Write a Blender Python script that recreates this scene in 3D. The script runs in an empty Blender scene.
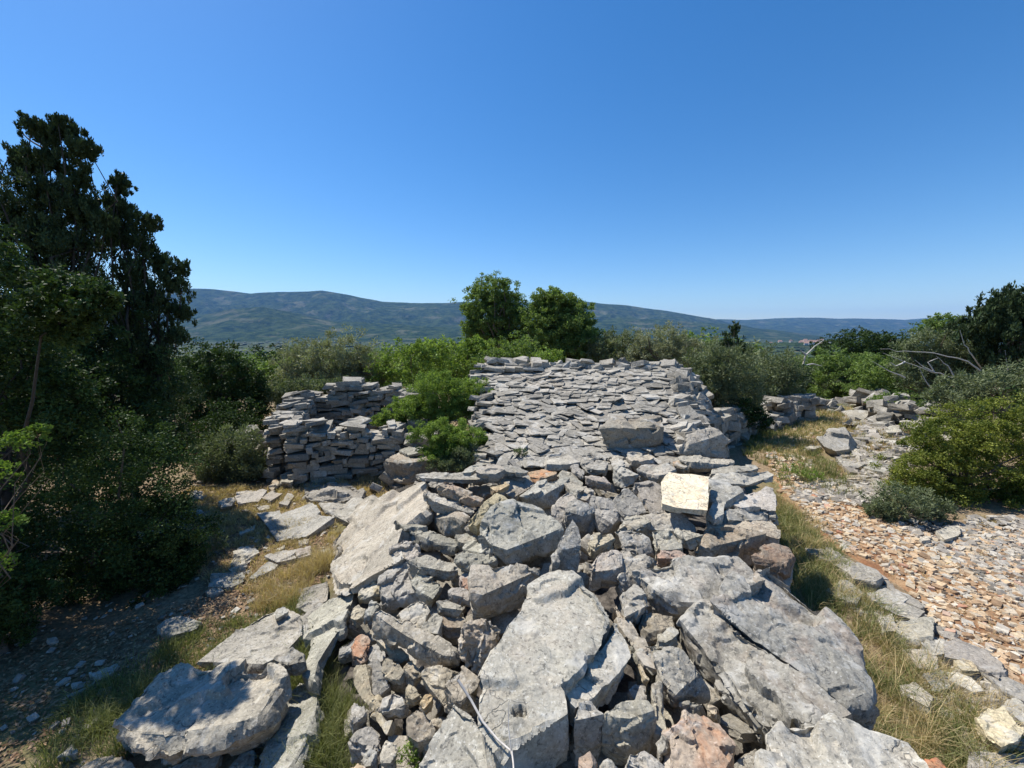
import bpy, bmesh, math, random
import numpy as np
from mathutils import Vector
random.seed(7); RS = np.random.RandomState(11)
R = math.radians
scene = bpy.context.scene
COL = scene.collection

# ------------------------------------------------------------------ camera
CZ = 2.6; FPX = 400.0; PITCH = R(7.0)
cam = bpy.data.cameras.new('camera'); camo = bpy.data.objects.new('camera', cam); COL.objects.link(camo)
camo.location = (0, 0, CZ); camo.rotation_euler = (math.pi/2 - PITCH, 0, 0)
cam.sensor_width = 36; cam.lens = FPX/1024*36; cam.clip_end = 40000; cam.clip_start = 0.05
scene.camera = camo
# ------------------------------------------------------------------ sky and sun
SUN_AZ = R(-57)      # clockwise from the view direction; negative = left
SUN_EL = R(57)
w = bpy.data.worlds.new('World'); scene.world = w; w.use_nodes = True
nt = w.node_tree; nt.nodes.clear()
sky = nt.nodes.new('ShaderNodeTexSky'); sky.sky_type = 'NISHITA'; sky.sun_disc = False
sky.sun_elevation = SUN_EL; sky.sun_rotation = SUN_AZ
sky.altitude = 150; sky.air_density = 1.0; sky.dust_density = 0.25; sky.ozone_density = 3.0
bg = nt.nodes.new('ShaderNodeBackground'); bg.inputs[1].default_value = 0.108
out = nt.nodes.new('ShaderNodeOutputWorld')
hs = nt.nodes.new('ShaderNodeHueSaturation'); hs.inputs['Saturation'].default_value = 1.33; hs.inputs['Hue'].default_value = .502; nt.links.new(sky.outputs[0], hs.inputs['Color']); nt.links.new(hs.outputs[0], bg.inputs[0]); nt.links.new(bg.outputs[0], out.inputs[0])
sl = bpy.data.lights.new('sun', 'SUN'); sl.energy = 5.0; sl.angle = R(0.53); sl.color = (1, 0.955, 0.88)
so = bpy.data.objects.new('sun', sl); COL.objects.link(so)
sd = Vector((math.sin(SUN_AZ)*math.cos(SUN_EL), math.cos(SUN_AZ)*math.cos(SUN_EL), math.sin(SUN_EL)))
so.rotation_euler = sd.to_track_quat('Z', 'Y').to_euler(); so.location = (-20, 10, 30)
vs = scene.view_settings; vs.view_transform = 'Standard'; vs.look = 'None'; vs.gamma = 1; vs.exposure = 0.53
vs.use_curve_mapping = False
scene.render.resolution_x = 1024; scene.render.resolution_y = 768
scene.cycles.max_bounces = 6; scene.cycles.diffuse_bounces = 3; scene.cycles.transparent_max_bounces = 4
scene.cycles.volume_bounces = 0; scene.cycles.transmission_bounces = 3

# ------------------------------------------------------------------ helpers
def ray(px, py):
    u = (px-512)/FPX; v = (py-384)/FPX
    return np.array([u, math.cos(PITCH)-v*math.sin(PITCH), -math.sin(PITCH)-v*math.cos(PITCH)])
def at_z(px, py, z):
    d = ray(px, py); t = (z-CZ)/d[2] if abs(d[2]) > 1e-6 else 1e4
    return np.array([0, 0, CZ])+d*t
def at_y(px, py, y):
    d = ray(px, py); return np.array([0, 0, CZ])+d*(y/d[1])
def _hash(ix, iy, iz, s):
    h = (ix*374761393+iy*668265263+iz*2147483647+s*1274126177) & 0xffffffff
    h = ((h ^ (h >> 13))*1274126177) & 0xffffffff
    h = ((h ^ (h >> 16))*2246822519) & 0xffffffff
    return ((h ^ (h >> 15)) & 0xffffff)/float(0xffffff)
def vnoise(p, s=0):
    p = np.asarray(p, float); i = np.floor(p).astype(np.int64); f = p-i; f = f*f*(3-2*f)
    r = 0
    for a in (0, 1):
        wx = f[..., 0] if a else 1-f[..., 0]
        for b in (0, 1):
            wy = f[..., 1] if b else 1-f[..., 1]
            for c in (0, 1):
                wz = f[..., 2] if c else 1-f[..., 2]
                r = r+wx*wy*wz*_hash(i[..., 0]+a, i[..., 1]+b, i[..., 2]+c, s)
    return r*2-1
def fbm(p, o=4, s=0):
    r = 0; a = 1.0; t = 0
    for k in range(o):
        r = r+a*vnoise(np.asarray(p)*(2.03**k)+k*17.3, s+k); t += a; a *= .52
    return r/t
def sstep(a, b, x):
    t = np.clip((x-a)/(b-a), 0, 1); return t*t*(3-2*t)
def tag(o, label=None, cat=None, group=None, kind=None):
    if label: o['label'] = label
    if cat: o['category'] = cat
    if group: o['group'] = group
    if kind: o['kind'] = kind
    return o
def link(name, me, parent=None, loc=(0, 0, 0)):
    o = bpy.data.objects.new(name, me); COL.objects.link(o); o.location = loc
    if parent: o.parent = parent
    return o
def empty(name, loc):
    o = bpy.data.objects.new(name, None); COL.objects.link(o); o.location = loc; o.empty_display_size = .2
    return o
def mesh_arr(name, V, F, mat=None, tint=None, smooth=False):
    """V (n,3); F (m,k) with equal k"""
    V = np.asarray(V, np.float32); F = np.asarray(F, np.int32)
    me = bpy.data.meshes.new(name); me.vertices.add(len(V)); me.vertices.foreach_set('co', V.ravel())
    m, k = F.shape
    me.loops.add(m*k); me.loops.foreach_set('vertex_index', F.ravel())
    me.polygons.add(m); me.polygons.foreach_set('loop_start', np.arange(0, m*k, k, dtype=np.int32))
    me.polygons.foreach_set('loop_total', np.full(m, k, np.int32))
    me.polygons.foreach_set('use_smooth', np.full(m, bool(smooth)))
    me.update(calc_edges=True)
    if tint is not None:
        at = me.attributes.new('tint', 'FLOAT', 'FACE'); at.data.foreach_set('value', np.asarray(tint, np.float32))
    if mat: me.materials.append(mat)
    return me
def local(V):
    V = np.asarray(V); c = V.mean(0); c[2] = V[:, 2].min(); return V-c, tuple(c)

# ------------------------------------------------------------------ materials
def newmat(name):
    m = bpy.data.materials.new(name); m.use_nodes = True; n = m.node_tree; n.nodes.clear()
    o = n.nodes.new('ShaderNodeOutputMaterial'); return m, n, o
def N(n, t, **k):
    x = n.nodes.new(t)
    for a, b in k.items():
        if a.startswith('i_'):
            key = a[2:]; key = int(key) if key.isdigit() else key.replace('_', ' ')
            x.inputs[key].default_value = b
        else: setattr(x, a, b)
    return x
def ramp(n, fac, stops):
    r = n.nodes.new('ShaderNodeValToRGB'); cr = r.color_ramp
    while len(cr.elements) < len(stops): cr.elements.new(.5)
    for e, (p, c) in zip(cr.elements, stops):
        e.position = p; e.color = (c, c, c, 1) if not isinstance(c, tuple) else (*c, 1)
    n.links.new(fac, r.inputs[0]); return r.outputs[0]
def mix(n, f, a, b, mode='MIX'):
    x = n.nodes.new('ShaderNodeMix'); x.data_type = 'RGBA'; x.blend_type = mode; x.clamp_factor = True
    for sock, v in ((x.inputs[0], f), (x.inputs[6], a), (x.inputs[7], b)):
        if isinstance(v, (int, float)): sock.default_value = v
        elif isinstance(v, tuple): sock.default_value = (*v, 1)
        else: n.links.new(v, sock)
    return x.outputs[2]
def noise(n, vec, scale, det=4, rough=.55, dist=0.0):
    x = N(n, 'ShaderNodeTexNoise'); x.inputs['Scale'].default_value = scale; x.inputs['Detail'].default_value = det
    x.inputs['Roughness'].default_value = rough; x.inputs['Distortion'].default_value = dist
    n.links.new(vec, x.inputs['Vector']); return x.outputs[0]
def mathn(n, op, a, b=None):
    x = n.nodes.new('ShaderNodeMath'); x.operation = op
    for i, v in enumerate((a, b)):
        if v is None: continue
        if isinstance(v, (int, float)): x.inputs[i].default_value = v
        else: n.links.new(v, x.inputs[i])
    return x.outputs[0]

def rock_material(name, base=(.358, .332, .280), detail=1.0, world=False, stain_on=True, tinted=False):
    m, n, o = newmat(name)
    tc = N(n, 'ShaderNodeTexCoord'); oi = N(n, 'ShaderNodeObjectInfo')
    if world:
        g = N(n, 'ShaderNodeNewGeometry'); vec = g.outputs['Position']
    else:
        va = n.nodes.new('ShaderNodeVectorMath'); va.operation = 'MULTIPLY_ADD'
        cmb = n.nodes.new('ShaderNodeCombineXYZ')
        for i in range(3): n.links.new(oi.outputs['Random'], cmb.inputs[i])
        va.inputs[1].default_value = (37, 91, 53)
        n.links.new(cmb.outputs[0], va.inputs[0]); n.links.new(tc.outputs['Object'], va.inputs[2]); vec = va.outputs[0]
    b = base
    n1 = noise(n, vec, 2.2, 6, .6, .6)
    c = mix(n, ramp(n, n1, [(.30, .0), (.70, 1.0)]), (b[0]*.62, b[1]*.62, b[2]*.61), (b[0]*1.12, b[1]*1.12, b[2]*1.12))
    # blue-grey / warm drift
    n2 = noise(n, vec, 1.1, 3, .5)
    c = mix(n, ramp(n, n2, [(.45, 0.), (.68, .40)]), c, (.43, .375, .30))
    # grain
    n3 = noise(n, vec, 55*detail, 5, .7)
    c = mix(n, .75, c, ramp(n, n3, [(.28, .45), (.5, .98), (.72, 1.25)]), 'MULTIPLY')
    # dark weathered crust
    n4 = noise(n, vec, 9*detail, 7, .72, 1.0)
    c = mix(n, ramp(n, n4, [(.52, 0.), (.66, .5)]), c, (.14, .136, .125))
    # pale lichen
    n5 = noise(n, vec, 16*detail, 5, .65, .3)
    c = mix(n, ramp(n, n5, [(.57, 0.), (.66, .45)]), c, (.54, .52, .46))
    n7 = noise(n, vec, 70*detail, 3, .6)
    c = mix(n, ramp(n, n7, [(.60, 0.), (.68, .55)]), c, (.60, .58, .53))
    n8 = noise(n, vec, 38*detail, 4, .7, .5)
    c = mix(n, ramp(n, n8, [(.57, 0.), (.64, .75)]), c, (.085, .08, .07))
    if stain_on:
        n6 = noise(n, vec, 3.5, 5, .6, .8)
        st = mathn(n, 'MULTIPLY', ramp(n, n6, [(.50, 0.), (.70, .85)]), mathn(n, 'SUBTRACT', 1.0, oi.outputs['Alpha']))
        c = mix(n, st, c, (.42, .21, .10))
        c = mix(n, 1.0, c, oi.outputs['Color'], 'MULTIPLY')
    if tinted:
        ta = N(n, 'ShaderNodeAttribute', attribute_name='tint')
        c = mix(n, 1.0, c, ramp(n, ta.outputs['Fac'], [(0, (.66, .65, .63)), (.5, (.95, .94, .91)), (1, (1.18, 1.17, 1.15))]), 'MULTIPLY')
    n9 = noise(n, vec, 4.5, 6, .62, .5)
    c = mix(n, ramp(n, n9, [(.56, 0.), (.62, .42)]), c, (.50, .485, .44))
    # fine cracks
    vo = N(n, 'ShaderNodeTexVoronoi'); vo.feature = 'DISTANCE_TO_EDGE'; vo.inputs['Scale'].default_value = 3.2
    wv = n.nodes.new('ShaderNodeVectorMath'); wv.operation = 'MULTIPLY_ADD'; nz = N(n, 'ShaderNodeTexNoise')
    nz.inputs['Scale'].default_value = 5; nz.inputs['Detail'].default_value = 4; n.links.new(vec, nz.inputs['Vector'])
    n.links.new(nz.outputs[1], wv.inputs[0]); wv.inputs[1].default_value = (.45, .45, .45); n.links.new(vec, wv.inputs[2])
    n.links.new(wv.outputs[0], vo.inputs['Vector'])
    cr = ramp(n, vo.outputs['Distance'], [(0.0, 0.), (.016, 1.)])
    msk = ramp(n, noise(n, vec, 1.7, 2), [(.47, 1.), (.54, 0.)])
    crk = mathn(n, 'MAXIMUM', cr, msk)
    c = mix(n, mathn(n, 'MULTIPLY', mathn(n, 'SUBTRACT', 1.0, crk), .6), c, (.10, .095, .085))
    p = N(n, 'ShaderNodeBsdfPrincipled'); p.inputs['Roughness'].default_value = .9
    p.inputs['Specular IOR Level'].default_value = .25
    n.links.new(c, p.inputs['Base Color'])
    h = mathn(n, 'ADD', mathn(n, 'MULTIPLY', noise(n, vec, 14*detail, 8, .68, .6), 1.0), mathn(n, 'MULTIPLY', n3, .22))
    h = mathn(n, 'ADD', h, mathn(n, 'MULTIPLY', crk, .35)); h = mathn(n, 'ADD', h, mathn(n, 'MULTIPLY', n4, .5))
    bp = N(n, 'ShaderNodeBump'); bp.inputs['Strength'].default_value = .8; bp.inputs['Distance'].default_value = .014
    n.links.new(h, bp.inputs['Height']); n.links.new(bp.outputs[0], p.inputs['Normal'])
    n.links.new(p.outputs[0], o.inputs[0]); return m
M_ROCK = rock_material('limestone')
M_WALLROCK = rock_material('wall_limestone', (.355, .330, .284), 1.0, True, False, True)

def tint_rock(name, stops):
    """small stones, colour per face island"""
    m, n, o = newmat(name); at = N(n, 'ShaderNodeAttribute', attribute_name='tint')
    g = N(n, 'ShaderNodeNewGeometry')
    c = ramp(n, at.outputs['Fac'], stops)
    c = mix(n, .8, c, ramp(n, noise(n, g.outputs['Position'], 45, 4, .7), [(.3, .55), (.7, 1.25)]), 'MULTIPLY')
    p = N(n, 'ShaderNodeBsdfPrincipled'); p.inputs['Roughness'].default_value = .92; p.inputs['Specular IOR Level'].default_value = .2
    n.links.new(c, p.inputs['Base Color'])
    bp = N(n, 'ShaderNodeBump'); bp.inputs['Strength'].default_value = .6; bp.inputs['Distance'].default_value = .01
    n.links.new(noise(n, g.outputs['Position'], 60, 4, .7), bp.inputs['Height']); n.links.new(bp.outputs[0], p.inputs['Normal'])
    n.links.new(p.outputs[0], o.inputs[0]); return m
M_GRAVEL = tint_rock('gravel_stone', [(0, (.26, .17, .10)), (.25, (.48, .33, .20)), (.5, (.56, .44, .29)), (.75, (.38, .34, .28)), (.95, (.58, .52, .42)), (1, (.40, .19, .11))])
M_GREYGRAVEL = tint_rock('grey_chips', [(0, (.19, .17, .14)), (.5, (.33, .295, .25)), (1, (.48, .44, .37))])

def leaf_material(name, dark, light, trans=.35, rough=.55):
    m, n, o = newmat(name); at = N(n, 'ShaderNodeAttribute', attribute_name='tint')
    oi = N(n, 'ShaderNodeObjectInfo')
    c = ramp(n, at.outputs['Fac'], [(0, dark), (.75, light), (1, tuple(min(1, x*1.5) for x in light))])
    p = N(n, 'ShaderNodeBsdfPrincipled'); p.inputs['Roughness'].default_value = rough; p.inputs['Specular IOR Level'].default_value = .12
    n.links.new(c, p.inputs['Base Color'])
    t = N(n, 'ShaderNodeBsdfTranslucent'); n.links.new(mix(n, 1.0, c, (1.15, 1.25, .6), 'MULTIPLY'), t.inputs[0])
    ms = N(n, 'ShaderNodeMixShader'); ms.inputs[0].default_value = trans
    n.links.new(p.outputs[0], ms.inputs[1]); n.links.new(t.outputs[0], ms.inputs[2]); n.links.new(ms.outputs[0], o.inputs[0]); return m
L_JUN = leaf_material('juniper_needles', (.020, .034, .014), (.058, .085, .036), .15)
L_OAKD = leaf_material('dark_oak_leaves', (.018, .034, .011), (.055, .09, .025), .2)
L_OAK = leaf_material('oak_leaves', (.07, .115, .032), (.19, .255, .075), .38)
L_BRIGHT = leaf_material('fresh_leaves', (.085, .14, .028), (.23, .31, .07), .35)
L_OLIVE = leaf_material('olive_leaves', (.12, .135, .08), (.28, .29, .18), .25)
L_GREY = leaf_material('grey_green_leaves', (.07, .095, .05), (.18, .205, .11), .25)
L_MAST = leaf_material('mastic_leaves', (.03, .06, .012), (.22, .24, .05), .35)
L_GRASS = leaf_material('grass_blades', (.09, .12, .035), (.26, .26, .11), .3, .7)
L_DRY = leaf_material('dry_grass_blades', (.30, .21, .10), (.58, .46, .26), .3, .8)
def plain(name, c, rough=.85, var=.3, sc=8.0):
    m, n, o = newmat(name); g = N(n, 'ShaderNodeNewGeometry')
    v = ramp(n, noise(n, g.outputs['Position'], sc, 5, .65), [(.3, 1-var), (.7, 1+var)])
    cc = mix(n, 1.0, c, v, 'MULTIPLY'); p = N(n, 'ShaderNodeBsdfPrincipled'); p.inputs['Roughness'].default_value = rough
    n.links.new(cc, p.inputs['Base Color']); n.links.new(p.outputs[0], o.inputs[0]); return m
M_BARK = plain('bark', (.13, .10, .075), .9, .4, 20)
M_DEAD = plain('bleached_wood', (.50, .46, .41), .8, .25, 25)

# ------------------------------------------------------------------ pile surface and terrain
CP = [(430,470,.72),(400,520,.48),(345,590,.12),(500,470,.9),(560,465,.85),(640,465,.9),(700,440,.95),(690,490,1.0),(750,490,.85),(770,560,.75),
 (420,540,.68),(480,500,.88),(520,540,1.0),(560,560,.97),(620,540,.95),(700,560,.92),(780,580,.72),(380,600,.42),(430,600,.72),(500,600,.92),
 (560,620,1.0),(640,600,.9),(720,620,.95),(800,620,.8),(850,680,.75),(350,680,.15),(380,700,.35),(420,700,.6),(470,700,.85),(520,760,.98),
 (600,720,.93),(640,740,.85),(700,740,.82),(800,740,.97),(900,768,.9),(355,768,.12),(400,768,.4),(440,768,.7),(365,640,.28),(330,640,.08)]
CPW = np.array([at_z(*c) for c in CP]+[(0, .3, .95), (1.0, .3, .9), (-.6, .3, .6), (0, -1.5, .9), (1.5, -1.2, .8)])
def zpile(x, y):
    x = np.asarray(x, float); y = np.asarray(y, float)
    d2 = (x[..., None]-CPW[:, 0])**2+(y[..., None]-CPW[:, 1])**2
    wt = 1/(d2+.012)**1.5
    return (wt*CPW[:, 2]).sum(-1)/wt.sum(-1)
_fp = [at_z(425,478,.6), at_z(372,540,.25), at_z(335,600,.05), at_z(340,680,.02), at_z(345,768,0.)]
_fp += [np.array([-1.15, .2, 0]), np.array([-1.2, -2, 0]), np.array([2.3, -2, 0]), np.array([1.75, .6, 0])]
_fp += [at_z(920,768,.85), at_z(868,665,.75), at_z(790,560,.7), at_z(772,480,.8), at_z(735,425,.9), at_z(690,415,.95), at_z(600,445,.9), at_z(500,462,.8)]
FP = np.array([p[:2] for p in _fp])
def poly_sd(x, y, P):
    """signed distance, + inside"""
    x = np.asarray(x, float); y = np.asarray(y, float); d = np.full(x.shape, 1e9); ins = np.zeros(x.shape, bool)
    for i in range(len(P)):
        a = P[i]; b = P[(i+1) % len(P)]; e = b-a; l = e@e
        t = np.clip(((x-a[0])*e[0]+(y-a[1])*e[1])/l, 0, 1)
        d = np.minimum(d, np.hypot(x-a[0]-t*e[0], y-a[1]-t*e[1]))
        c = ((a[1] > y) != (b[1] > y)); den = (b[1]-a[1]) if abs(b[1]-a[1]) > 1e-9 else 1e-9
        ins ^= c & (x < (b[0]-a[0])*(y-a[1])/den+a[0])
    return np.where(ins, d, -d)
def hbase(x, y):
    x = np.asarray(x, float); y = np.asarray(y, float)
    p = np.stack([x, y, np.zeros_like(x)], -1)
    r = np.hypot(x, y)
    z = .035*fbm(p*1.3, 3, 5)+.012*fbm(p*7, 2, 9)
    dd = np.maximum(0, r-17)
    z = z-np.minimum(48, dd*.085)+.8*fbm(p*.05, 3, 3)*sstep(17, 40, r)
    return z
def ground(x, y):
    z = hbase(x, y); sd_ = poly_sd(x, y, FP)
    m = sstep(.0, .22, sd_)
    top = np.maximum(zpile(x, y)-.42, .0)
    return np.where(m > 0, z*(1-m)+top*m, z)
def onground(px, py, f=hbase):
    z = 0.
    for _ in range(6):
        p = at_z(px, py, z); z = float(f(np.array(p[0]), np.array(p[1])))
    return at_z(px, py, z)
def onpile(px, py):
    z = .8
    for _ in range(10):
        p = at_z(px, py, z); z = .5*z+.5*float(zpile(p[0], p[1]))
    return at_z(px, py, z)
# ------------------------------------------------------------------ ground sheet
def spacing(lim_f, step, far):
    a = list(np.arange(-lim_f, lim_f+1e-6, step)); g = []; x = lim_f; s = step
    while x < far: s *= 1.13; x += s; g.append(x)
    return a, g
def build_ground():
    a, g = spacing(7.5, .06, 14000)
    xs = np.array([-v for v in g[::-1]]+a+g)
    ys = np.array([-v for v in g[::-1] if v < 60]+a+g); ys = np.array(sorted(set(list(-np.array([v-0 for v in g if v < 60])[::-1])+list(np.arange(-2.5, 12, .06))+list(12+np.cumsum(.06*1.12**np.arange(0, 100))))))
    ys = ys[ys < 14000]
    X, Y = np.meshgrid(xs, ys); Z = ground(X.ravel(), Y.ravel())
    V = np.stack([X.ravel(), Y.ravel(), Z], -1); nx = len(xs); ny = len(ys)
    i = np.arange(nx*ny).reshape(ny, nx)
    F = np.stack([i[:-1, :-1].ravel(), i[:-1, 1:].ravel(), i[1:, 1:].ravel(), i[1:, :-1].ravel()], -1)
    m, n, o = newmat('dry_soil_and_fields'); gg = N(n, 'ShaderNodeNewGeometry'); pos = gg.outputs['Position']
    c = mix(n, ramp(n, noise(n, pos, 1.6, 6, .65), [(.35, 0.), (.65, 1.)]), (.30, .205, .12), (.40, .31, .20))
    c = mix(n, ramp(n, noise(n, pos, 25, 6, .75), [(.42, .9), (.62, 0.)]), c, (.16, .115, .07))
    c = mix(n, ramp(n, noise(n, pos, .7, 4, .6), [(.52, 0.), (.66, .7)]), c, (.15, .15, .06))
    # far country: woods and fields by distance
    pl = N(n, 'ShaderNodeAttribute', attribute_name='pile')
    c = mix(n, pl.outputs['Fac'], c, mix(n, ramp(n, noise(n, pos, 12, 5, .7), [(.4, 0.), (.6, 1.)]), (.05, .045, .04), (.16, .14, .12)))  # ground under the pile coloured dark to paint deep shade between the stones
    far = mix(n, ramp(n, noise(n, pos, .012, 5, .65), [(.40, 0.), (.60, 1.)]), (.018, .034, .011), (.045, .064, .022))
    far = mix(n, ramp(n, noise(n, pos, .02, 3, .5), [(.60, 0.), (.66, .6)]), far, (.26, .22, .13))
    ln = n.nodes.new('ShaderNodeVectorMath'); ln.operation = 'LENGTH'; n.links.new(pos, ln.inputs[0])
    c = mix(n, ramp(n, mathn(n, 'DIVIDE', ln.outputs['Value'], 60.), [(.25, 0.), (.6, 1.)]), c, far)
    p = N(n, 'ShaderNodeBsdfPrincipled'); p.inputs['Roughness'].default_value = .95; p.inputs['Specular IOR Level'].default_value = .1
    n.links.new(c, p.inputs['Base Color']); bp = N(n, 'ShaderNodeBump'); bp.inputs['Strength'].default_value = .8; bp.inputs['Distance'].default_value = .03
    n.links.new(noise(n, pos, 18, 7, .75), bp.inputs['Height']); n.links.new(bp.outputs[0], p.inputs['Normal']); n.links.new(p.outputs[0], o.inputs[0])
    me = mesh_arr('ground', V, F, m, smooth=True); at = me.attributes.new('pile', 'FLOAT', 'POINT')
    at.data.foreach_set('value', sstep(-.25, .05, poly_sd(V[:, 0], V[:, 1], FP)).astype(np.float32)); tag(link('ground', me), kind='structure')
build_ground()

# path: a draped sheet 8 mm proud of the ground
def wpoly(pts, f=hbase): return np.array([onground(*p, f)[:2] for p in pts])
PATH = wpoly([(838,404),(850,412),(842,425),(818,440),(806,458),(812,478),(850,492),(872,518),(930,538),(1024,532),(1150,532),(1250,600),(1250,768),(1100,768),(1024,700),(960,650),(905,592),(868,566),(832,545),(800,515),(776,492),(768,470),(776,450),(800,425),(822,408)])
def draped(name, P, step, dz, mat):
    x0, y0 = P.min(0)-.3; x1, y1 = P.max(0)+.3
    xs = np.arange(x0, x1, step); ys = np.arange(y0, y1, step); X, Y = np.meshgrid(xs, ys)
    wob = .22*fbm(np.stack([X*2.2, Y*2.2, X*0], -1), 3, 21)
    s = poly_sd(X, Y, P)+wob
    Z = hbase(X, Y)+dz-np.where(s < .0, .05, 0)
    keep = s > -.12
    i = np.arange(X.size).reshape(X.shape)
    k = keep[:-1, :-1] & keep[:-1, 1:] & keep[1:, 1:] & keep[1:, :-1]
    F = np.stack([i[:-1, :-1][k], i[:-1, 1:][k], i[1:, 1:][k], i[1:, :-1][k]], -1)
    used = np.unique(F); mp = np.full(X.size, -1); mp[used] = np.arange(len(used))
    V = np.stack([X.ravel(), Y.ravel(), Z.ravel()], -1)[used]
    return link(name, mesh_arr(name, V, mp[F], mat, smooth=True))
def soil_mat():
    m, n, o = newmat('ochre_gravel_soil'); gg = N(n, 'ShaderNodeNewGeometry'); pos = gg.outputs['Position']
    c = mix(n, ramp(n, noise(n, pos, 3, 5, .65), [(.38, 0.), (.62, 1.)]), (.27, .135, .07), (.43, .29, .165))
    c = mix(n, .8, c, ramp(n, noise(n, pos, 60, 5, .75), [(.3, .5), (.7, 1.3)]), 'MULTIPLY')
    p = N(n, 'ShaderNodeBsdfPrincipled'); p.inputs['Roughness'].default_value = .95; p.inputs['Specular IOR Level'].default_value = .1
    n.links.new(c, p.inputs['Base Color']); bp = N(n, 'ShaderNodeBump'); bp.inputs['Strength'].default_value = .9; bp.inputs['Distance'].default_value = .02
    n.links.new(noise(n, pos, 40, 6, .75), bp.inputs['Height']); n.links.new(bp.outputs[0], p.inputs['Normal']); n.links.new(p.outputs[0], o.inputs[0])
    return m
tag(draped('path', PATH, .06, .02, soil_mat()), kind='structure')

# ------------------------------------------------------------------ hills
def hill_mat():
    m, n, o = newmat('wooded_hillside'); gg = N(n, 'ShaderNodeNewGeometry'); pos = gg.outputs['Position']
    c = mix(n, ramp(n, noise(n, pos, .011, 8, .72), [(.42, 0.), (.58, 1.)]), (.013, .030, .010), (.058, .084, .028))
    c = mix(n, ramp(n, noise(n, pos, .0035, 6, .62), [(.55, 0.), (.64, .7)]), c, (.15, .15, .09))
    c = mix(n, ramp(n, noise(n, pos, .03, 4, .7), [(.66, 0.), (.74, .7)]), c, (.30, .28, .22))
    p = N(n, 'ShaderNodeBsdfPrincipled'); p.inputs['Roughness'].default_value = 1; p.inputs['Specular IOR Level'].default_value = 0
    n.links.new(c, p.inputs['Base Color']); bp = N(n, 'ShaderNodeBump'); bp.inputs['Strength'].default_value = 1.0; bp.inputs['Distance'].default_value = 40
    n.links.new(noise(n, pos, .02, 6, .7), bp.inputs['Height']); n.links.new(bp.outputs[0], p.inputs['Normal']); n.links.new(p.outputs[0], o.inputs[0]); return m
MH = hill_mat()
def hills(name, ridge, D, wn, wf, seed, dpx=2.2):
    pxs = np.arange(ridge[0][0], ridge[-1][0]+1, dpx); pys = np.interp(pxs, [r[0] for r in ridge], [r[1] for r in ridge])
    pys = pys+1.0*fbm(np.stack([pxs*.045, pxs*0, pxs*0], -1), 4, seed)
    ridge_pts = np.array([at_y(a, b, D) for a, b in zip(pxs, pys)]); h = ridge_pts[:, 2]+48
    vv = np.concatenate([np.linspace(-1, 0, 42), np.linspace(0, 1, 12)[1:]])
    rows = []
    for v in vv:
        k = 1+v*(wn if v < 0 else wf)/D
        f = 1-abs(v); f = f**1.25 if v < 0 else f
        P = ridge_pts*np.array([k, k, 1])
        q = np.stack([P[:, 0]*.0011, P[:, 1]*.0011, np.full(len(P), seed*1.7)], -1)
        gul = 1-np.abs(fbm(q*1.6, 5, seed)); gul = (gul-.8)*.55
        z = -50+h*(f+gul*min(1, abs(v)*2.5)*(1-abs(v))**.5*.95)
        rows.append(np.stack([P[:, 0], P[:, 1], z], -1))
    V = np.concatenate(rows); nx = len(pxs); ny = len(vv); i = np.arange(nx*ny).reshape(ny, nx)
    F = np.stack([i[:-1, :-1].ravel(), i[:-1, 1:].ravel(), i[1:, 1:].ravel(), i[1:, :-1].ravel()], -1)
    tag(link(name, mesh_arr(name, V, F, MH, smooth=True)), kind='structure')
hills('hills', [(-500,300),(-200,296),(60,292),(180,289),(215,289),(252,293),(290,292),(322,290),(352,295),(383,302),(420,303),(455,302),(500,303),(545,301),(575,300),(600,303),(640,307),(680,313),(720,320),(760,332),(790,337),(830,339)], 6600, 2600, 2500, 3)
hills('hills', [(560,330),(640,322),(720,319),(745,319.5),(800,317),(840,319),(862,318),(905,320),(925,318),(980,319),(1060,322),(1300,328),(1500,322)], 9000, 3000, 2500, 8)
hills('hills', [(120,336),(160,326),(195,317),(225,310),(262,307),(295,313),(330,321),(390,324),(470,328),(540,331),(600,336)], 4300, 1300, 1500, 5)
hills('hills', [(560,334),(590,322),(620,318),(660,319),(700,322),(740,325),(780,331),(830,337),(850,340)], 4800, 1300, 1500, 6)

# ------------------------------------------------------------------ woodland mass on the slope and plain (nobody could count it)
def ico():
    bm = bmesh.new(); bmesh.ops.create_icosphere(bm, subdivisions=1, radius=1); V = np.array([v.co[:] for v in bm.verts]); F = np.array([[v.index for v in f.verts] for f in bm.faces]); bm.free(); return V, F
IV, IF = ico()
def woodland():
    r = RS; n1 = 9000
    d = np.exp(r.uniform(math.log(60), math.log(3600), n1)); az = r.uniform(-1.15, 1.15, n1)
    x = d*np.sin(az); y = d*np.cos(az)
    dens = fbm(np.stack([x*.006, y*.006, x*0], -1), 4, 31); keep = (dens > -.12) | (d < 260)
    x = x[keep]; y = y[keep]; d = d[keep]; n = len(x)
    z = hbase(x, y); s = r.uniform(.6, 1.3, n)*np.clip(d*.012, 1.6, 11)
    V = IV[None]*(1+.35*(r.rand(n, len(IV), 1)-.5))*np.stack([s*1.25, s*1.25, s*.62*np.clip(60/d+.55, .5, 1)], -1)[:, None]+np.stack([x, y, z+s*.25], -1)[:, None]
    F = IF[None]+(np.arange(n)*len(IV))[:, None, None]
    tint = np.repeat(r.rand(n), len(IF))*.75+.25*r.rand(n*len(IF))
    o = link('woodland', mesh_arr('woodland', V.reshape(-1, 3), F.reshape(-1, 3), leaf_material('far_wood', (.018, .032, .012), (.055, .075, .026), .0), tint, smooth=False))
    tag(o, 'mass of distant scrub woodland covering the slope and valley floor', 'woodland', kind='stuff')
woodland()

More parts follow.
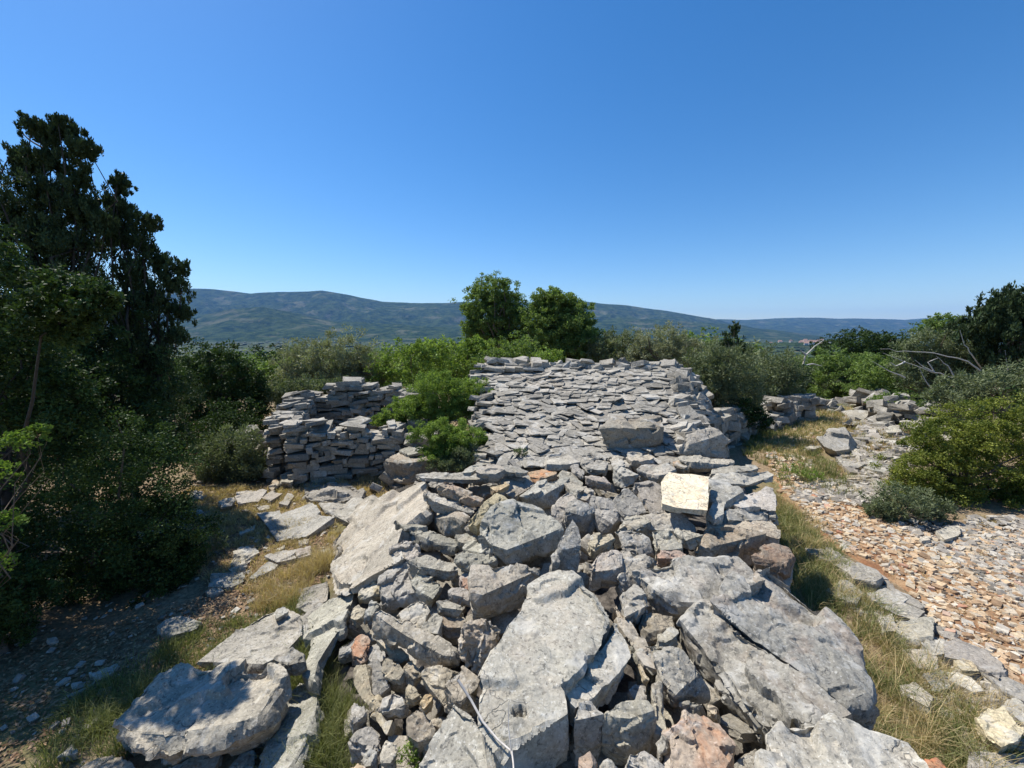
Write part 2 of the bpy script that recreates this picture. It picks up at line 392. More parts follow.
# village
def house_mesh():
    V = [(-.5,-.35,0),(.5,-.35,0),(.5,.35,0),(-.5,.35,0),(-.5,-.35,.6),(.5,-.35,.6),(.5,.35,.6),(-.5,.35,.6),
         (-.55,-.42,.58),(.55,-.42,.58),(.55,.42,.58),(-.55,.42,.58),(-.5,0,.92),(.5,0,.92)]
    F = [(0,1,5,4),(1,2,6,5),(2,3,7,6),(3,0,4,7),(8,9,13,12),(10,11,12,13),(8,12,11),(9,10,13)]
    for k in (-.28, .0, .28):   # dark windows 5 mm proud of the wall
        b = len(V); V += [(k-.05,-.357,.22),(k+.05,-.357,.22),(k+.05,-.357,.42),(k-.05,-.357,.42)]; F.append((b,b+1,b+2,b+3))
    me = bpy.data.meshes.new('village_house'); me.from_pydata(V, [], F)
    for m in (plain('plaster', (.62, .56, .48), .9, .1, .5), plain('roof_tile', (.36, .22, .16), .9, .2, .5), plain('window_dark', (.06, .06, .07), .4, .1)): me.materials.append(m)
    for k in range(4, 8): me.polygons[k].material_index = 1
    for k in range(8, 11): me.polygons[k].material_index = 2
    return me
hm = house_mesh()
for k in range(46):
    px = random.choice([random.gauss(812, 14), random.uniform(768, 850), random.gauss(825, 10)]); d = random.uniform(1700, 2100)
    z = -36-random.random()*8+(2 if abs(px-815) < 15 else 0)
    u = (px-512)/FPX; y = d; h = link('village_house', hm, loc=(u*y, y, z-5)); s = random.uniform(9, 17); h.scale = (s, s, s*1.5); h.rotation_euler.z = random.uniform(-.6, .6)
    tag(h, 'tiny cream house with a terracotta roof in the distant valley village', 'house', 'houses of the far village')
# rise under the village
def rise():
    a = np.linspace(0, 2*np.pi, 40, endpoint=False); c = at_y(812, 342, 1900)
    V = []; rr = [0, .3, .6, .8, 1]
    for q in rr: V += [(c[0]+520*q*math.cos(t), 1900+420*q*math.sin(t), -50+17*math.cos(q*math.pi/2)**1.2) for t in a]
    F = []
    for k in range(len(rr)-1):
        for j in range(40): F.append((k*40+j, k*40+(j+1) % 40, (k+1)*40+(j+1) % 40, (k+1)*40+j))
    tag(link('hills', mesh_arr('village_rise', np.array(V), np.array(F), MH, smooth=True)), kind='structure')
rise()

# ------------------------------------------------------------------ haze
def haze():
    bm = bmesh.new(); bmesh.ops.create_cube(bm, size=2)
    me = bpy.data.meshes.new('haze'); bm.to_mesh(me); bm.free(); o = link('haze', me, loc=(0, 0, 423.5)); o.scale = (15000, 15000, 476.5)
    m, n, ou = newmat('haze_air'); v = N(n, 'ShaderNodeVolumePrincipled'); v.inputs['Density'].default_value = 4.9e-5
    v.inputs['Color'].default_value = (.22, .48, 1, 1); v.inputs['Anisotropy'].default_value = .0
    n.links.new(v.outputs[0], ou.inputs['Volume']); me.materials.append(m); tag(o, 'thin blue summer haze over the valley', 'haze', kind='stuff')
haze()
# ------------------------------------------------------------------ rocks
def remesh(V, F, vox, sharp=0):
    me = bpy.data.meshes.new('t'); me.from_pydata([tuple(v) for v in V], [], F)
    bm = bmesh.new(); bm.from_mesh(me); bmesh.ops.recalc_face_normals(bm, faces=bm.faces); bm.to_mesh(me); bm.free()
    o = bpy.data.objects.new('t', me); COL.objects.link(o)
    md = o.modifiers.new('r', 'REMESH'); md.mode = 'VOXEL'; md.voxel_size = vox; md.adaptivity = 0
    if sharp: md.mode = 'SHARP'; md.octree_depth = sharp; md.scale = .97; md.sharpness = 1.0; md.use_remove_disconnected = True
    dg = bpy.context.evaluated_depsgraph_get(); dg.update()
    r = bpy.data.meshes.new_from_object(o.evaluated_get(dg))
    bpy.data.objects.remove(o); bpy.data.meshes.remove(me); return r
def weather(me, seed, nrm, rough=1.0, cuts=7, chip=.93, strata=1.0, keep_top=False):
    n = len(me.vertices); P = np.empty(n*3, np.float32); me.vertices.foreach_get('co', P); P = P.reshape(-1, 3).astype(float)
    Nn = np.empty(n*3, np.float32); me.vertex_normals.foreach_get('vector', Nn); Nn = Nn.reshape(-1, 3).astype(float)
    c = P.mean(0); ext = P.max(0)-P.min(0); s = float(np.sort(ext)[1]); r = np.random.RandomState(seed)
    # knocked-off corners: flat facets
    for k in range(cuts):
        u = r.normal(size=3); u /= np.linalg.norm(u)
        if keep_top and abs(u @ nrm) > .55: continue
        q = P @ u; lim = np.quantile(q, min(.997, chip+.06*r.rand())); over = np.maximum(0, q-lim)
        P -= over[:, None]*u
    up = np.abs(Nn @ nrm)
    lo, hi = P.min(0)-.05*s, P.max(0)+.05*s
    for cell, sl_ in ((s/2.0, .26), (s/4.2, .12)):
        K = int(min(420, max(6, np.prod((hi-lo)/cell)))); Q = lo+(hi-lo)*r.rand(K, 3); U = r.normal(size=(K, 3)); U /= np.linalg.norm(U, axis=1)[:, None]
        Pw = P+.25*cell*np.stack([vnoise(P*2.5/cell+a, seed) for a in (0, 31, 67)], -1)
        dd = np.empty(n)
        for a in range(0, n, 3000):
            q2 = ((Pw[a:a+3000, None]-Q[None])**2).sum(-1)/(cell*cell); wg = np.exp(-55*(q2-q2.min(1)[:, None])); wg /= wg.sum(1)[:, None]
            pl = ((P[a:a+3000, None]-Q[None])*U[None]).sum(-1); dd[a:a+3000] = (wg*np.clip(pl, -.7*cell, .7*cell)).sum(1)
        dd *= sl_*rough*(1-(.5 if keep_top else .1)*up)
        P = P+Nn*np.clip(dd, -.16*cell, .10*cell)[:, None]
    h = P @ nrm
    side = np.clip(1-up*1.4, 0, 1)
    d = .012*s*fbm(P*1.7/s+seed*3.1, 3, seed)*(1-.35*up)
    lay = vnoise(np.stack([h/.05+P[:, 0]*1.3, P[:, 1]*1.3, P[:, 0]*0], -1), seed+2)
    d += strata*.010*min(1, s*2.2)*lay*side
    d += .012*min(s, .6)*fbm(P*9/max(s, .15), 3, seed+4)*.8
    # pits and ridges
    rg = 1-np.abs(fbm(P*11, 3, seed+6)); d -= .010*rough*np.clip(rg-.82, 0, 1)*5*.35
    d += .0035*rough*fbm(P*34, 2, seed+5)
    P += Nn*(d*rough)[:, None]
    me.vertices.foreach_set('co', P.astype(np.float32).ravel()); me.update()
    return P
def finish(me, P, name, mat, label, cat, group, col, ang=26):
    c = P.mean(0); c[2] = P[:, 2].min(); me.vertices.foreach_set('co', (P-c).astype(np.float32).ravel())
    me.polygons.foreach_set('use_smooth', np.ones(len(me.polygons), bool)); me.set_sharp_from_angle(angle=R(ang)); me.update()
    me.name = name; me.materials.clear(); me.materials.append(mat)
    o = link(name, me, loc=tuple(c)); o.color = (col[0], col[1], col[2], 1-col[3]); tag(o, label, cat, group); return o
TILE = dict(A=(380,440,6.4), B=(520,420,6.4), C=(660,420,6.4), D=(340,540,6.4), E=(480,500,6.4), F=(620,520,6.4), G=(560,648,6.4),
  H=(330,648,6.4), L=(180,460,4.6545), M=(100,588,4.2667), Rr=(784,588,4.2667), Q=(784,470,4.2667), N=(0,600,4.573), X=(800,370,5.12),
  K=(340,560,3.657), J=(600,540,3.368), Z=(0,0,1))
NR = [0]
def rock(T, label, top, front=None, surf='pile', g=None, thick=.25, dz=0., lean=.12, col=None, slab=False, name='rock', group=None, rough=1.0,
         voxk=62, cuts=9, strata=1.0, chip=.94, spread=.86, zc=None):
    """T: tile of the pixel outline; top: outline of the upper face; front: lower points of the face turned to the camera"""
    NR[0] += 1; seed = NR[0]*13+5
    ox, oy, s = TILE[T]; tp = [(ox+x/s, oy+y/s) for x, y in top]; fr = [(ox+x/s, oy+y/s) for x, y in (front or [])]
    cx = sum(p[0] for p in tp)/len(tp); cy = sum(p[1] for p in tp)/len(tp)
    if zc is not None: c = at_z(cx, cy, zc)
    elif surf == 'pile': c = onpile(cx, cy)
    else: c = onground(cx, cy)+np.array([0, 0, 0])
    if surf != 'pile' and zc is None: c = onground(cx, cy); c = at_z(cx, cy, c[2]+dz)
    else: c = at_z(cx, cy, c[2]+dz)
    if g is None:
        if surf == 'pile':
            e = .12; g = ((float(zpile(c[0]+e, c[1])-zpile(c[0]-e, c[1]))/(2*e))*.6, (float(zpile(c[0], c[1]+e)-zpile(c[0], c[1]-e))/(2*e))*.6)
            g = (max(-.5, min(.5, g[0])), max(-.35, min(.4, g[1])))
            rr = random.Random(seed); g = (g[0]+rr.uniform(-.12, .12), g[1]+rr.uniform(-.08, .12))
        else: g = (0, 0)
    o = np.array([0, 0, CZ])
    def onplane(px, py):
        d = ray(px, py); den = d[2]-g[0]*d[0]-g[1]*d[1]
        t = (c[2]-CZ-g[0]*c[0]-g[1]*c[1])/den
        return o+d*t
    P = [onplane(*p) for p in tp]
    nrm = np.array([-g[0], -g[1], 1.]); nrm /= np.linalg.norm(nrm)
    P = np.array(P); cen = P.mean(0)
    ext = np.ptp(P, axis=0); size = float(max(ext[0], ext[1]))
    if slab:
        k = len(P); away = np.array([0, .0, 0])
        B = (P-cen)*.97+cen-nrm*thick
        V = np.concatenate([P, B]); F = [list(range(k)), list(range(k, 2*k))[::-1]]+[[i, i+k, (i+1) % k+k, (i+1) % k] for i in range(k)]
    else:
        pts = [p for p in P]
        fv = []
        if fr:
            for (fx, fy) in fr:
                best = None
                for i in range(len(tp)):
                    a, b = tp[i], tp[(i+1) % len(tp)]
                    if min(a[0], b[0]) <= fx <= max(a[0], b[0]) and abs(a[0]-b[0]) > 1e-6:
                        t = (fx-a[0])/(b[0]-a[0]); yy = a[1]+t*(b[1]-a[1])
                        if best is None or yy > best[1]: best = (fx, yy)
                if best is None: best = min(tp, key=lambda p: abs(p[0]-fx)+.3*abs(p[1]-fy))
                e = onplane(*best); drop = max(0, (fy-best[1]))*e[1]/FPX
                fv.append(at_y(fx, fy, e[1]-lean*drop))
            pts += fv
        zb = min([c[2]-thick]+[f[2] for f in fv])
        for p in P:
            q = cen+(p-cen)*spread; q[2] = min(zb, p[2]-thick*.8)
            # keep hidden behind the visible silhouette: slide away from the eye
            q[1] += .35*(p[2]-q[2])*(1 if p[1] < cen[1] else .2); q[0] *= 1+.12*(p[2]-q[2])
            pts.append(q)
        bm = bmesh.new(); vs_ = [bm.verts.new(tuple(p)) for p in pts]
        r = bmesh.ops.convex_hull(bm, input=vs_)
        bmesh.ops.delete(bm, geom=[v for v in bm.verts if not v.link_faces], context='VERTS')
        bm.verts.ensure_lookup_table(); bm.verts.index_update()
        V = np.array([v.co[:] for v in bm.verts]); F = [[v.index for v in f.verts] for f in bm.faces]; bm.free()
    dist = float(np.linalg.norm(cen-o))
    vox = max(size/voxk, .0032*dist, .0055)
    if slab: vox = min(vox, max(thick/4.5, .006))
    me = remesh(V, F, vox, (7 if size/vox > 75 and size/dist > .28 else 6 if size/dist > .07 else 5))
    if len(me.vertices) < 20: print('BAD ROCK', label); return None
    PP = weather(me, seed, nrm, rough, cuts, chip, strata, keep_top=slab)
    if col is None:
        rr = random.Random(seed*7); b = rr.uniform(.86, 1.14); col = (b*rr.uniform(.98, 1.04), b, b*rr.uniform(.94, 1.01), rr.choice([0, 0, 0, .12]))
    return finish(me, PP, name, M_ROCK, label, 'rock' if name in ('rock', 'boulder') else 'stone slab' if 'slab' in name else 'rock', group, col)

P_ = 'pile'
W = 'warm'
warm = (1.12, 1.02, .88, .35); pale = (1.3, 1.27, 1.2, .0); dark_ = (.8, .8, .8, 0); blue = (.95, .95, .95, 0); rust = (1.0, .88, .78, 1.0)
HEROOBJ = []
HERO = [
# --- top of the left flank
('A','thin pale slab lying across the top edge of the left flank, over a dark hollow',[(230,225),(350,208),(520,210),(740,215),(745,245),(560,255),(400,250),(260,240)],None,dict(slab=True,thick=.05,g=(0,.05),dz=.12,name='stone_slab')),
('A','small tilted sliver of slab resting on the thin pale slab',[(505,205),(600,165),(655,145),(652,172),(570,213)],None,dict(slab=True,thick=.05,g=(-.1,.1),dz=.2,name='stone_slab')),
('A','pale grey slab behind the sliver at the back of the left flank',[(610,200),(660,165),(780,150),(795,190),(740,218),(640,215)],None,dict(slab=True,thick=.08,g=(0,.1),dz=.12,name='stone_slab')),
('A','reddish plank shaped stone leaning steeply down to the right on the left flank',[(400,245),(470,275),(655,380),(640,400),(580,370),(430,300),(380,290)],[(362,315),(400,335),(470,350),(600,432),(642,425)],dict(thick=.08,dz=.16,g=(-.35,0),col=(1.05,.92,.8,.5),cuts=3,name='stone_slab')),
('A','long grey plank stone just below the reddish plank stone',[(280,340),(320,325),(440,375),(600,440),(610,460),(560,465),(440,415),(350,395)],[(330,405),(440,450),(580,485)],dict(thick=.06,dz=.1,g=(-.3,0),cuts=3,name='stone_slab')),
('A','blocky stone with a sunlit left cheek tucked under the long grey plank stone',[(240,465),(325,400),(600,495),(380,505),(340,470)],[(245,540),(320,585),(410,608),(640,600)],dict(thick=.2,dz=.02,col=(1.05,1.0,.92,.1))),
('A','long thick slab edge curving down to the right at the outer left flank',[(80,505),(150,495),(280,580),(510,665),(480,685),(340,650),(200,590),(110,530)],[(92,565),(240,665),(340,712),(470,730)],dict(thick=.14,dz=.0,g=(-.1,.1),cuts=3,name='stone_slab')),
('A','upright yellowish wedge stone leaning beside the big lichened boulder',[(560,505),(745,335),(765,372),(612,555)],[(832,392),(642,580)],dict(thick=.2,dz=.06,g=(-.1,.35),col=(1.2,1.12,.85,.0),cuts=2)),
('A','small ochre edged slab beside the dark hollow',[(710,310),(830,262),(825,290),(745,332)],None,dict(slab=True,thick=.06,dz=.06,col=(1.25,1.05,.75,.4),name='stone_slab')),
('A','brown stone deep in the hollow of the left flank',[(560,300),(700,290),(720,330),(660,360),(600,345)],None,dict(thick=.15,dz=-.14,col=(.9,.75,.6,.6))),
('A','flat stone resting under the left end of the thin pale slab',[(300,260),(420,255),(480,290),(380,310),(320,300)],None,dict(thick=.12,dz=.0,col=dark_)),
('A','rounded light stone right of the curved slab edge',[(480,600),(540,590),(610,608),(640,635),(560,665),(500,650)],None,dict(thick=.12,dz=-.02)),
('A','flat light stone stacked under the lichened boulder on its left',[(520,665),(600,650),(695,678),(725,715),(650,725),(540,700)],[(640,740),(725,730)],dict(thick=.08,dz=.0)),
('A','low slab stacked beneath the flat light stone',[(480,705),(540,695),(740,735),(748,762),(600,768),(480,750)],[(500,775),(700,785)],dict(thick=.1,dz=-.04)),
('A','narrow plank stone standing slanted at the back centre of the pile',[(820,130),(850,120),(905,182),(880,190)],None,dict(slab=True,thick=.04,dz=.1,g=(-.3,.1),name='stone_slab')),
('A','short grey slab below the slanted plank stone at the back centre',[(770,160),(830,160),(950,200),(945,212),(780,203)],None,dict(slab=True,thick=.05,dz=.08,name='stone_slab')),
('A','small pale stone at the foot of the slab roof, left of centre',[(770,110),(850,90),(870,120),(800,140)],None,dict(thick=.08,dz=.0,col=pale)),
('B','long flat pale slab lying along the foot of the slab roof',[(10,262),(100,225),(300,212),(400,215),(540,235),(450,262),(330,268),(300,290),(150,290),(20,283)],[(20,312),(150,316),(300,312)],dict(thick=.09,dz=.05,g=(0,.05),cuts=2,col=(1.15,1.13,1.1,0),name='stone_slab')),
('B','rust stained flat slab below the long pale slab',[(50,335),(150,315),(235,328),(225,350),(120,378),(60,360)],None,dict(slab=True,thick=.06,dz=.03,col=(1.15,.9,.68,1.),name='stone_slab')),
('A','streaky grey slab sloping left of the rust stained slab',[(770,228),(1000,215),(1020,250),(940,320),(850,370),(790,330)],None,dict(slab=True,thick=.12,dz=-.03,g=(-.15,.2),name='stone_slab')),
('B','tilted pointed slab with a dark underside behind the lichened boulder',[(0,490),(120,400),(260,375),(305,382),(280,410),(150,480),(60,500)],[(180,542),(215,550),(300,440)],dict(thick=.14,dz=.05,g=(-.1,.15),cuts=2,name='stone_slab')),
# --- top centre
('Z','large rectangular block with a dark shaded front at the foot of the slab roof',[(600,429),(614,417),(659,415.5),(664,427)],[(602.5,438),(607,452),(630,452),(664,440)],dict(thick=.34,zc=1.30,g=(0,.18),cuts=2,chip=.985,col=(.82,.79,.74,.1),lean=-.05,name='boulder')),
('B','pale angular stone in front of the large rectangular block',[(700,205),(810,185),(860,245),(740,280),(690,250)],[(745,300),(850,270)],dict(thick=.15,dz=.05,col=(1.1,1.05,.98,.1))),
('B','flat angular stone left of the pale one in front of the rectangular block',[(590,225),(650,235),(710,255),(740,300),(640,290),(575,300)],None,dict(thick=.15,dz=.02)),
('B','dark pitted wedge stone at the right end of the long pale slab',[(385,255),(400,238),(560,278),(550,320),(470,315),(420,300)],[(420,320),(540,345)],dict(thick=.12,dz=.08,col=(.82,.83,.84,0))),
('B','dark oval stone under the long pale slab',[(320,292),(350,270),(415,325),(405,360),(340,330)],[(350,350),(400,382)],dict(thick=.12,dz=.06,col=(.8,.8,.82,0))),
('B','upright five sided stone split into a light and a dark face in the top centre',[(590,300),(660,288),(700,325),(755,352),(668,362)],[(600,410),(664,432),(745,398)],dict(thick=.15,dz=.08,cuts=2,g=(0,.25))),
('B','broad mottled stone left behind the white slab',[(740,320),(800,275),(940,280),(990,318),(930,348),(865,360)],[(760,345),(850,392),(925,372)],dict(thick=.16,dz=.06)),
('B','small pale stone between the dark oval stone and the five sided stone',[(410,378),(440,345),(540,370),(590,408),(540,392)],None,dict(thick=.12,dz=.04,col=(1.1,1.02,1,0))),
('B','grey stone slanting down right of the rust stained slab',[(235,320),(290,310),(410,400),(400,450),(350,480),(310,430),(240,365)],None,dict(thick=.18,dz=.02)),
('B','narrow standing stone just behind the lichened boulder',[(215,555),(240,480),(310,450),(350,500),(300,560),(270,690),(210,640)],None,dict(thick=.25,dz=.03,g=(0,.5))),
('B','rough grey block with a pointed foot, right of the narrow standing stone',[(285,575),(320,515),(440,530),(480,570),(400,600)],[(295,690),(370,640),(420,755),(492,680)],dict(thick=.25,dz=.06,g=(0,.35),col=blue)),
('B','tall pale grey stone in the centre of the upper pile',[(435,520),(480,460),(565,460),(590,520),(640,610),(560,700),(505,650),(500,575)],None,dict(thick=.28,dz=.03,g=(-.1,.6))),
('B','broad dark grey stone left of the flat slab beside the white one',[(570,462),(620,440),(750,450),(780,520),(815,590),(745,605),(650,615),(590,530)],None,dict(thick=.28,dz=.04,g=(.0,.45),col=(.85,.86,.88,0))),
('B','flat grey slab sloping under the left edge of the white slab',[(740,410),(850,390),(910,400),(912,540),(945,600),(880,592),(780,500)],None,dict(slab=True,thick=.1,dz=.0,g=(-.1,.2),name='stone_slab')),
('C','white squarish slab, the brightest stone of the pile, stained faint yellow',[(5,400),(30,365),(60,342),(130,350),(200,350),(310,365),(307,470),(303,578),(200,570),(100,560),(15,535)],None,dict(slab=True,thick=.06,dz=.09,g=(0,.12),col=(1.95,1.83,1.55,.25),rough=.35,cuts=0,strata=.5,name='stone_slab')),
('B','small mottled stone in the gap below the dark oval stone',[(360,435),(440,430),(470,450),(440,510),(360,490)],None,dict(thick=.14,dz=-.02)),
('B','pale rough stone with a shaded right notch, below the tall pale grey stone',[(600,715),(680,620),(760,600),(830,610),(828,655),(720,690),(650,735)],None,dict(thick=.2,dz=.0,col=(1.12,1.1,1.02,.1))),
('C','wide rounded grey stone directly under the shaded edge of the white slab',[(-130,630),(-60,600),(60,595),(150,605),(248,690),(248,722),(100,700),(0,705),(-100,700)],None,dict(thick=.25,dz=-.03,g=(0,.4))),
('F','small triangular pale stone below the wide rounded grey stone',[(345,78),(370,50),(450,70),(530,97),(420,130)],[(390,150),(450,200),(510,142)],dict(thick=.12,dz=.05,g=(0,.2),col=(1.12,1.1,1.02,0),cuts=1)),
# --- right shoulder
('C','pyramid shaped grey boulder at the right shoulder, nearest the grassy path',[(115,185),(180,100),(255,72),(345,45),(390,95)],[(120,222),(330,240),(458,244),(447,140)],dict(thick=.3,dz=.27,g=(.15,.75),cuts=3,col=(.98,.95,.92,0),name='boulder')),
('C','thick flat slab carrying the pyramid shaped boulder',[(112,232),(200,228),(460,242),(468,275),(410,285),(200,270),(120,255)],[(200,305),(410,312),(465,290)],dict(thick=.15,dz=.08,g=(0,.1),name='stone_slab')),
('C','pale warm stone wedged left of the thick flat slab',[(85,258),(150,250),(190,290),(150,310),(90,290)],None,dict(thick=.12,dz=.03,col=warm)),
('C','narrow flat slab under the thick flat slab',[(300,308),(450,295),(610,288),(622,312),(580,325),(320,348)],None,dict(slab=True,thick=.08,dz=.06,g=(0,.05),name='stone_slab')),
('C','long pointed slab jutting out to the right over a black gap',[(310,360),(500,330),(690,320),(735,350),(640,385),(560,415),(430,408),(320,385)],[(560,425),(640,430),(720,385)],dict(thick=.1,dz=.1,g=(-.05,.08),cuts=2,name='stone_slab')),
('C','grey slab lying right of the white slab',[(325,390),(420,395),(530,458),(430,520),(410,600),(325,640)],None,dict(slab=True,thick=.2,dz=.02,g=(0,.1),name='stone_slab')),
('C','broad angular slab at the right edge below the long pointed slab',[(430,515),(560,465),(700,435),(735,490),(745,580),(600,555),(490,568)],None,dict(slab=True,thick=.12,dz=.05,g=(0,.1),name='stone_slab')),
('C','flat slab under the broad angular slab',[(400,600),(425,568),(670,570),(690,640),(560,642),(400,640)],None,dict(slab=True,thick=.2,dz=.0,name='stone_slab')),
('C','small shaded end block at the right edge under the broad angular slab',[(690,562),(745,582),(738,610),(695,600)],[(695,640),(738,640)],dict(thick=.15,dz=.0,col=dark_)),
('C','cream streaked flat slab covering the big shaded block',[(325,655),(480,645),(730,648),(795,768),(700,745),(560,700),(400,685)],None,dict(slab=True,thick=.1,dz=.01,g=(0,.1),col=(1.1,1.03,.93,.2),name='stone_slab')),
('F','big brownish block with a dark shaded front above the huge grey boulder',[(465,200),(555,35),(720,45),(925,90),(840,105),(640,150)],[(490,270),(560,292),(700,290),(842,242)],dict(thick=.3,dz=.03,g=(0,.35),cuts=3,col=(.95,.86,.76,.3),name='boulder')),
('J','rust speckled dark block at the right edge beside the big brownish block',[(512,55),(560,20),(620,10),(650,60),(645,85),(520,72)],[(530,80),(620,118),(652,110)],dict(thick=.3,dz=.03,g=(0,.3),col=(.8,.72,.66,.5),name='boulder')),
# --- centre, in front
('E','big rounded boulder blotched with grey lichen, left of centre',[(10,150),(80,60),(220,0),(370,20),(470,110),(520,180),(440,215),(290,270),(170,320),(60,280),(10,220)],[(70,300),(180,400),(280,385),(485,295),(515,225)],dict(thick=.4,dz=.14,g=(-.15,.35),cuts=4,chip=.965,col=(.95,.98,.96,0),name='boulder',voxk=60)),
('K','large block with a pale top and dark lower face under the lichened boulder',[(478,18),(650,18),(735,32),(603,92),(520,128),(480,122)],[(510,165),(605,196),(735,45)],dict(thick=.3,dz=.04,g=(-.1,.3),cuts=3,chip=.97,col=(1.03,1.,.95,.1),name='boulder')),
('E','upright pointed pale stone with a sharp tip, just above the great central slab',[(600,118),(632,160),(618,310),(520,322),(500,290),(545,190)],[(490,440),(550,462),(612,466),(655,290)],dict(thick=.2,dz=.16,g=(0,.95),cuts=1,col=(1.15,1.15,1.16,0),rough=.7)),
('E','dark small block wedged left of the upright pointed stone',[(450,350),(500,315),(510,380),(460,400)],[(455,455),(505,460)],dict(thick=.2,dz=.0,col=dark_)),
('E','small tan stone right of the upright pointed stone',[(685,265),(720,225),(800,232),(850,205),(870,240),(780,280),(740,310),(700,300)],None,dict(thick=.12,dz=.04,col=(1.15,1.08,.92,.2))),
('E','rough pinkish block right of the upright pointed stone, above a dark gap',[(685,455),(740,350),(800,305),(900,330),(905,430),(820,450)],[(700,480),(820,520),(930,530)],dict(thick=.22,dz=.04,g=(0,.3),col=(1.03,.98,.96,.1))),
('F','knobbly pitted stone left of the huge grey boulder',[(0,225),(40,195),(200,240),(150,310),(90,400),(30,395),(-20,330)],None,dict(thick=.25,dz=.02,g=(0,.2),rough=1.5)),
('F','smooth grey stone in the middle between the tan stone and the white slab',[(0,60),(90,45),(190,120),(225,190),(140,215),(0,185)],None,dict(thick=.25,dz=.03,g=(0,.4))),
('F','squarish grey stone under the wide rounded grey stone',[(200,65),(330,60),(380,120),(392,180),(330,190),(222,192)],None,dict(thick=.22,dz=.0,g=(0,.4))),
('F','flat reddish stone on the upper rim of the huge grey boulder',[(225,200),(350,192),(445,215),(365,252),(235,242)],None,dict(thick=.1,dz=.03,col=(1.05,.88,.82,.5))),
# --- great slabs
('K','great flat grey slab in the foreground centre, largest slab of the pile, with a black hole near its lower end',[(610,240),(660,180),(690,90),(760,50),(810,38),(860,45),(900,80),(940,110),(990,190),(995,220),(970,270),(960,310),(930,345),(890,350),(885,378),(830,440),(800,455),(820,480),(830,520),(835,562),(740,630),(650,690),(600,750),(560,700),(500,600),(500,500),(530,430),(590,290)],None,dict(slab=True,thick=.26,dz=.10,g=(-.08,.1),col=(1.12,1.13,1.1,.08),name='stone_slab',voxk=80,cuts=2,rough=.8,strata=.2)),
('Z','broken off slab piece lying right of the great central slab along a zigzag crack',[(566,692),(588,666),(603,651),(613,632),(614,618),(621,630),(629,645),(631,656),(618,673),(595,697),(576,709),(570,703)],None,dict(slab=True,thick=.14,dz=.05,g=(-.1,.1),col=(1.14,1.14,1.12,0),name='stone_slab',voxk=60,cuts=1)),
('G','shaded block at the lower right corner of the great central slab',[(75,440),(110,370),(200,335),(240,370),(278,422),(150,455),(85,468)],[(85,640),(180,640),(265,600),(280,440)],dict(thick=.4,dz=.03,g=(-.05,.15),cuts=2,col=(1.05,1.06,1.08,0),lean=-.05)),
('K','pointed pale slab standing in front of the great central slab at the bottom edge',[(412,518),(470,540),(495,610),(550,700),(600,780),(440,790),(300,780),(350,640)],None,dict(thick=.35,dz=.1,g=(.35,.35),cuts=2,col=(1.12,1.13,1.12,0),name='boulder',voxk=60)),
('G','squared block with a bright left face standing in the lower centre',[(290,410),(370,355),(450,335),(560,355),(592,400),(450,452),(340,442)],[(278,500),(272,640),(350,690),(412,722),(480,640),(565,662),(602,500)],dict(thick=.35,dz=.06,g=(0,.2),cuts=2,chip=.98,col=(1.08,1.07,1.0,0),lean=.25,name='boulder')),
('G','small dark grey stone behind the squared block',[(430,320),(440,262),(540,210),(552,340),(465,336)],None,dict(thick=.2,dz=-.03)),
('G','small rust brown stone at the bottom edge left of the squared block',[(120,700),(190,655),(240,690),(225,790),(120,790)],None,dict(thick=.15,dz=.05,col=(1.1,.9,.78,.7))),
('G','small pale stone at the bottom edge below the squared block',[(240,735),(340,705),(395,780),(240,790)],None,dict(thick=.15,dz=.04,col=pale)),
('G','broad pale stone at the bottom edge just right below the squared block',[(410,790),(440,665),(540,650),(640,720),(700,800)],None,dict(thick=.25,dz=.04)),
('G','large pale faced stone with a dark underside right of the long beam stone',[(610,50),(700,2),(780,20),(870,110),(912,158),(820,200),(740,300),(650,200)],[(745,305),(860,328),(945,320),(950,280)],dict(thick=.22,dz=.04,g=(-.1,.3),cuts=2,col=(1.08,1.06,1.02,0),name='boulder')),
('G','small cubic stone below the large pale faced stone',[(770,352),(860,335),(915,355),(860,380)],[(775,440),(850,460),(935,440)],dict(thick=.15,dz=.0,cuts=1)),
('G','tan chip right of the small cubic stone',[(940,360),(1024,370),(1000,430),(960,420)],None,dict(thick=.12,dz=.0,col=warm)),
('G','long pale stone running down between the squared block and the orange stained rock',[(590,235),(640,215),(680,370),(685,540),(600,640),(585,600),(610,450)],None,dict(thick=.25,dz=.0,g=(0,.3),col=(1.12,1.1,1.02,.1))),
('G','thin ochre sliver standing in the dark gap above the squared block',[(488,80),(520,100),(567,205),(535,190)],None,dict(thick=.12,dz=.02,col=(1.15,1.05,.85,.3))),
('G','rough mottled stone at the upper end of the dark gap',[(455,-50),(620,-25),(645,165),(600,180),(510,70)],None,dict(thick=.25,dz=-.02,g=(0,.2),rough=1.4)),
('J','narrow beam stone running down beside the great central slab',[(40,205),(85,245),(190,385),(205,440),(150,420),(65,290)],None,dict(thick=.22,dz=-.02,g=(0,.1),col=(1.05,1.0,.94,.1))),
('G','large rock stained orange at the bottom edge, right of centre',[(675,375),(800,420),(930,470),(1024,475),(1080,560),(1140,768),(1100,840),(700,840),(690,560)],None,dict(thick=.35,dz=.08,g=(-.1,.2),col=(1.12,.98,.88,1.),name='boulder',voxk=60,rough=1.3)),
('G','small jagged stone left of the orange stained rock',[(620,600),(688,540),(700,640),(640,700)],None,dict(thick=.15,dz=.03)),
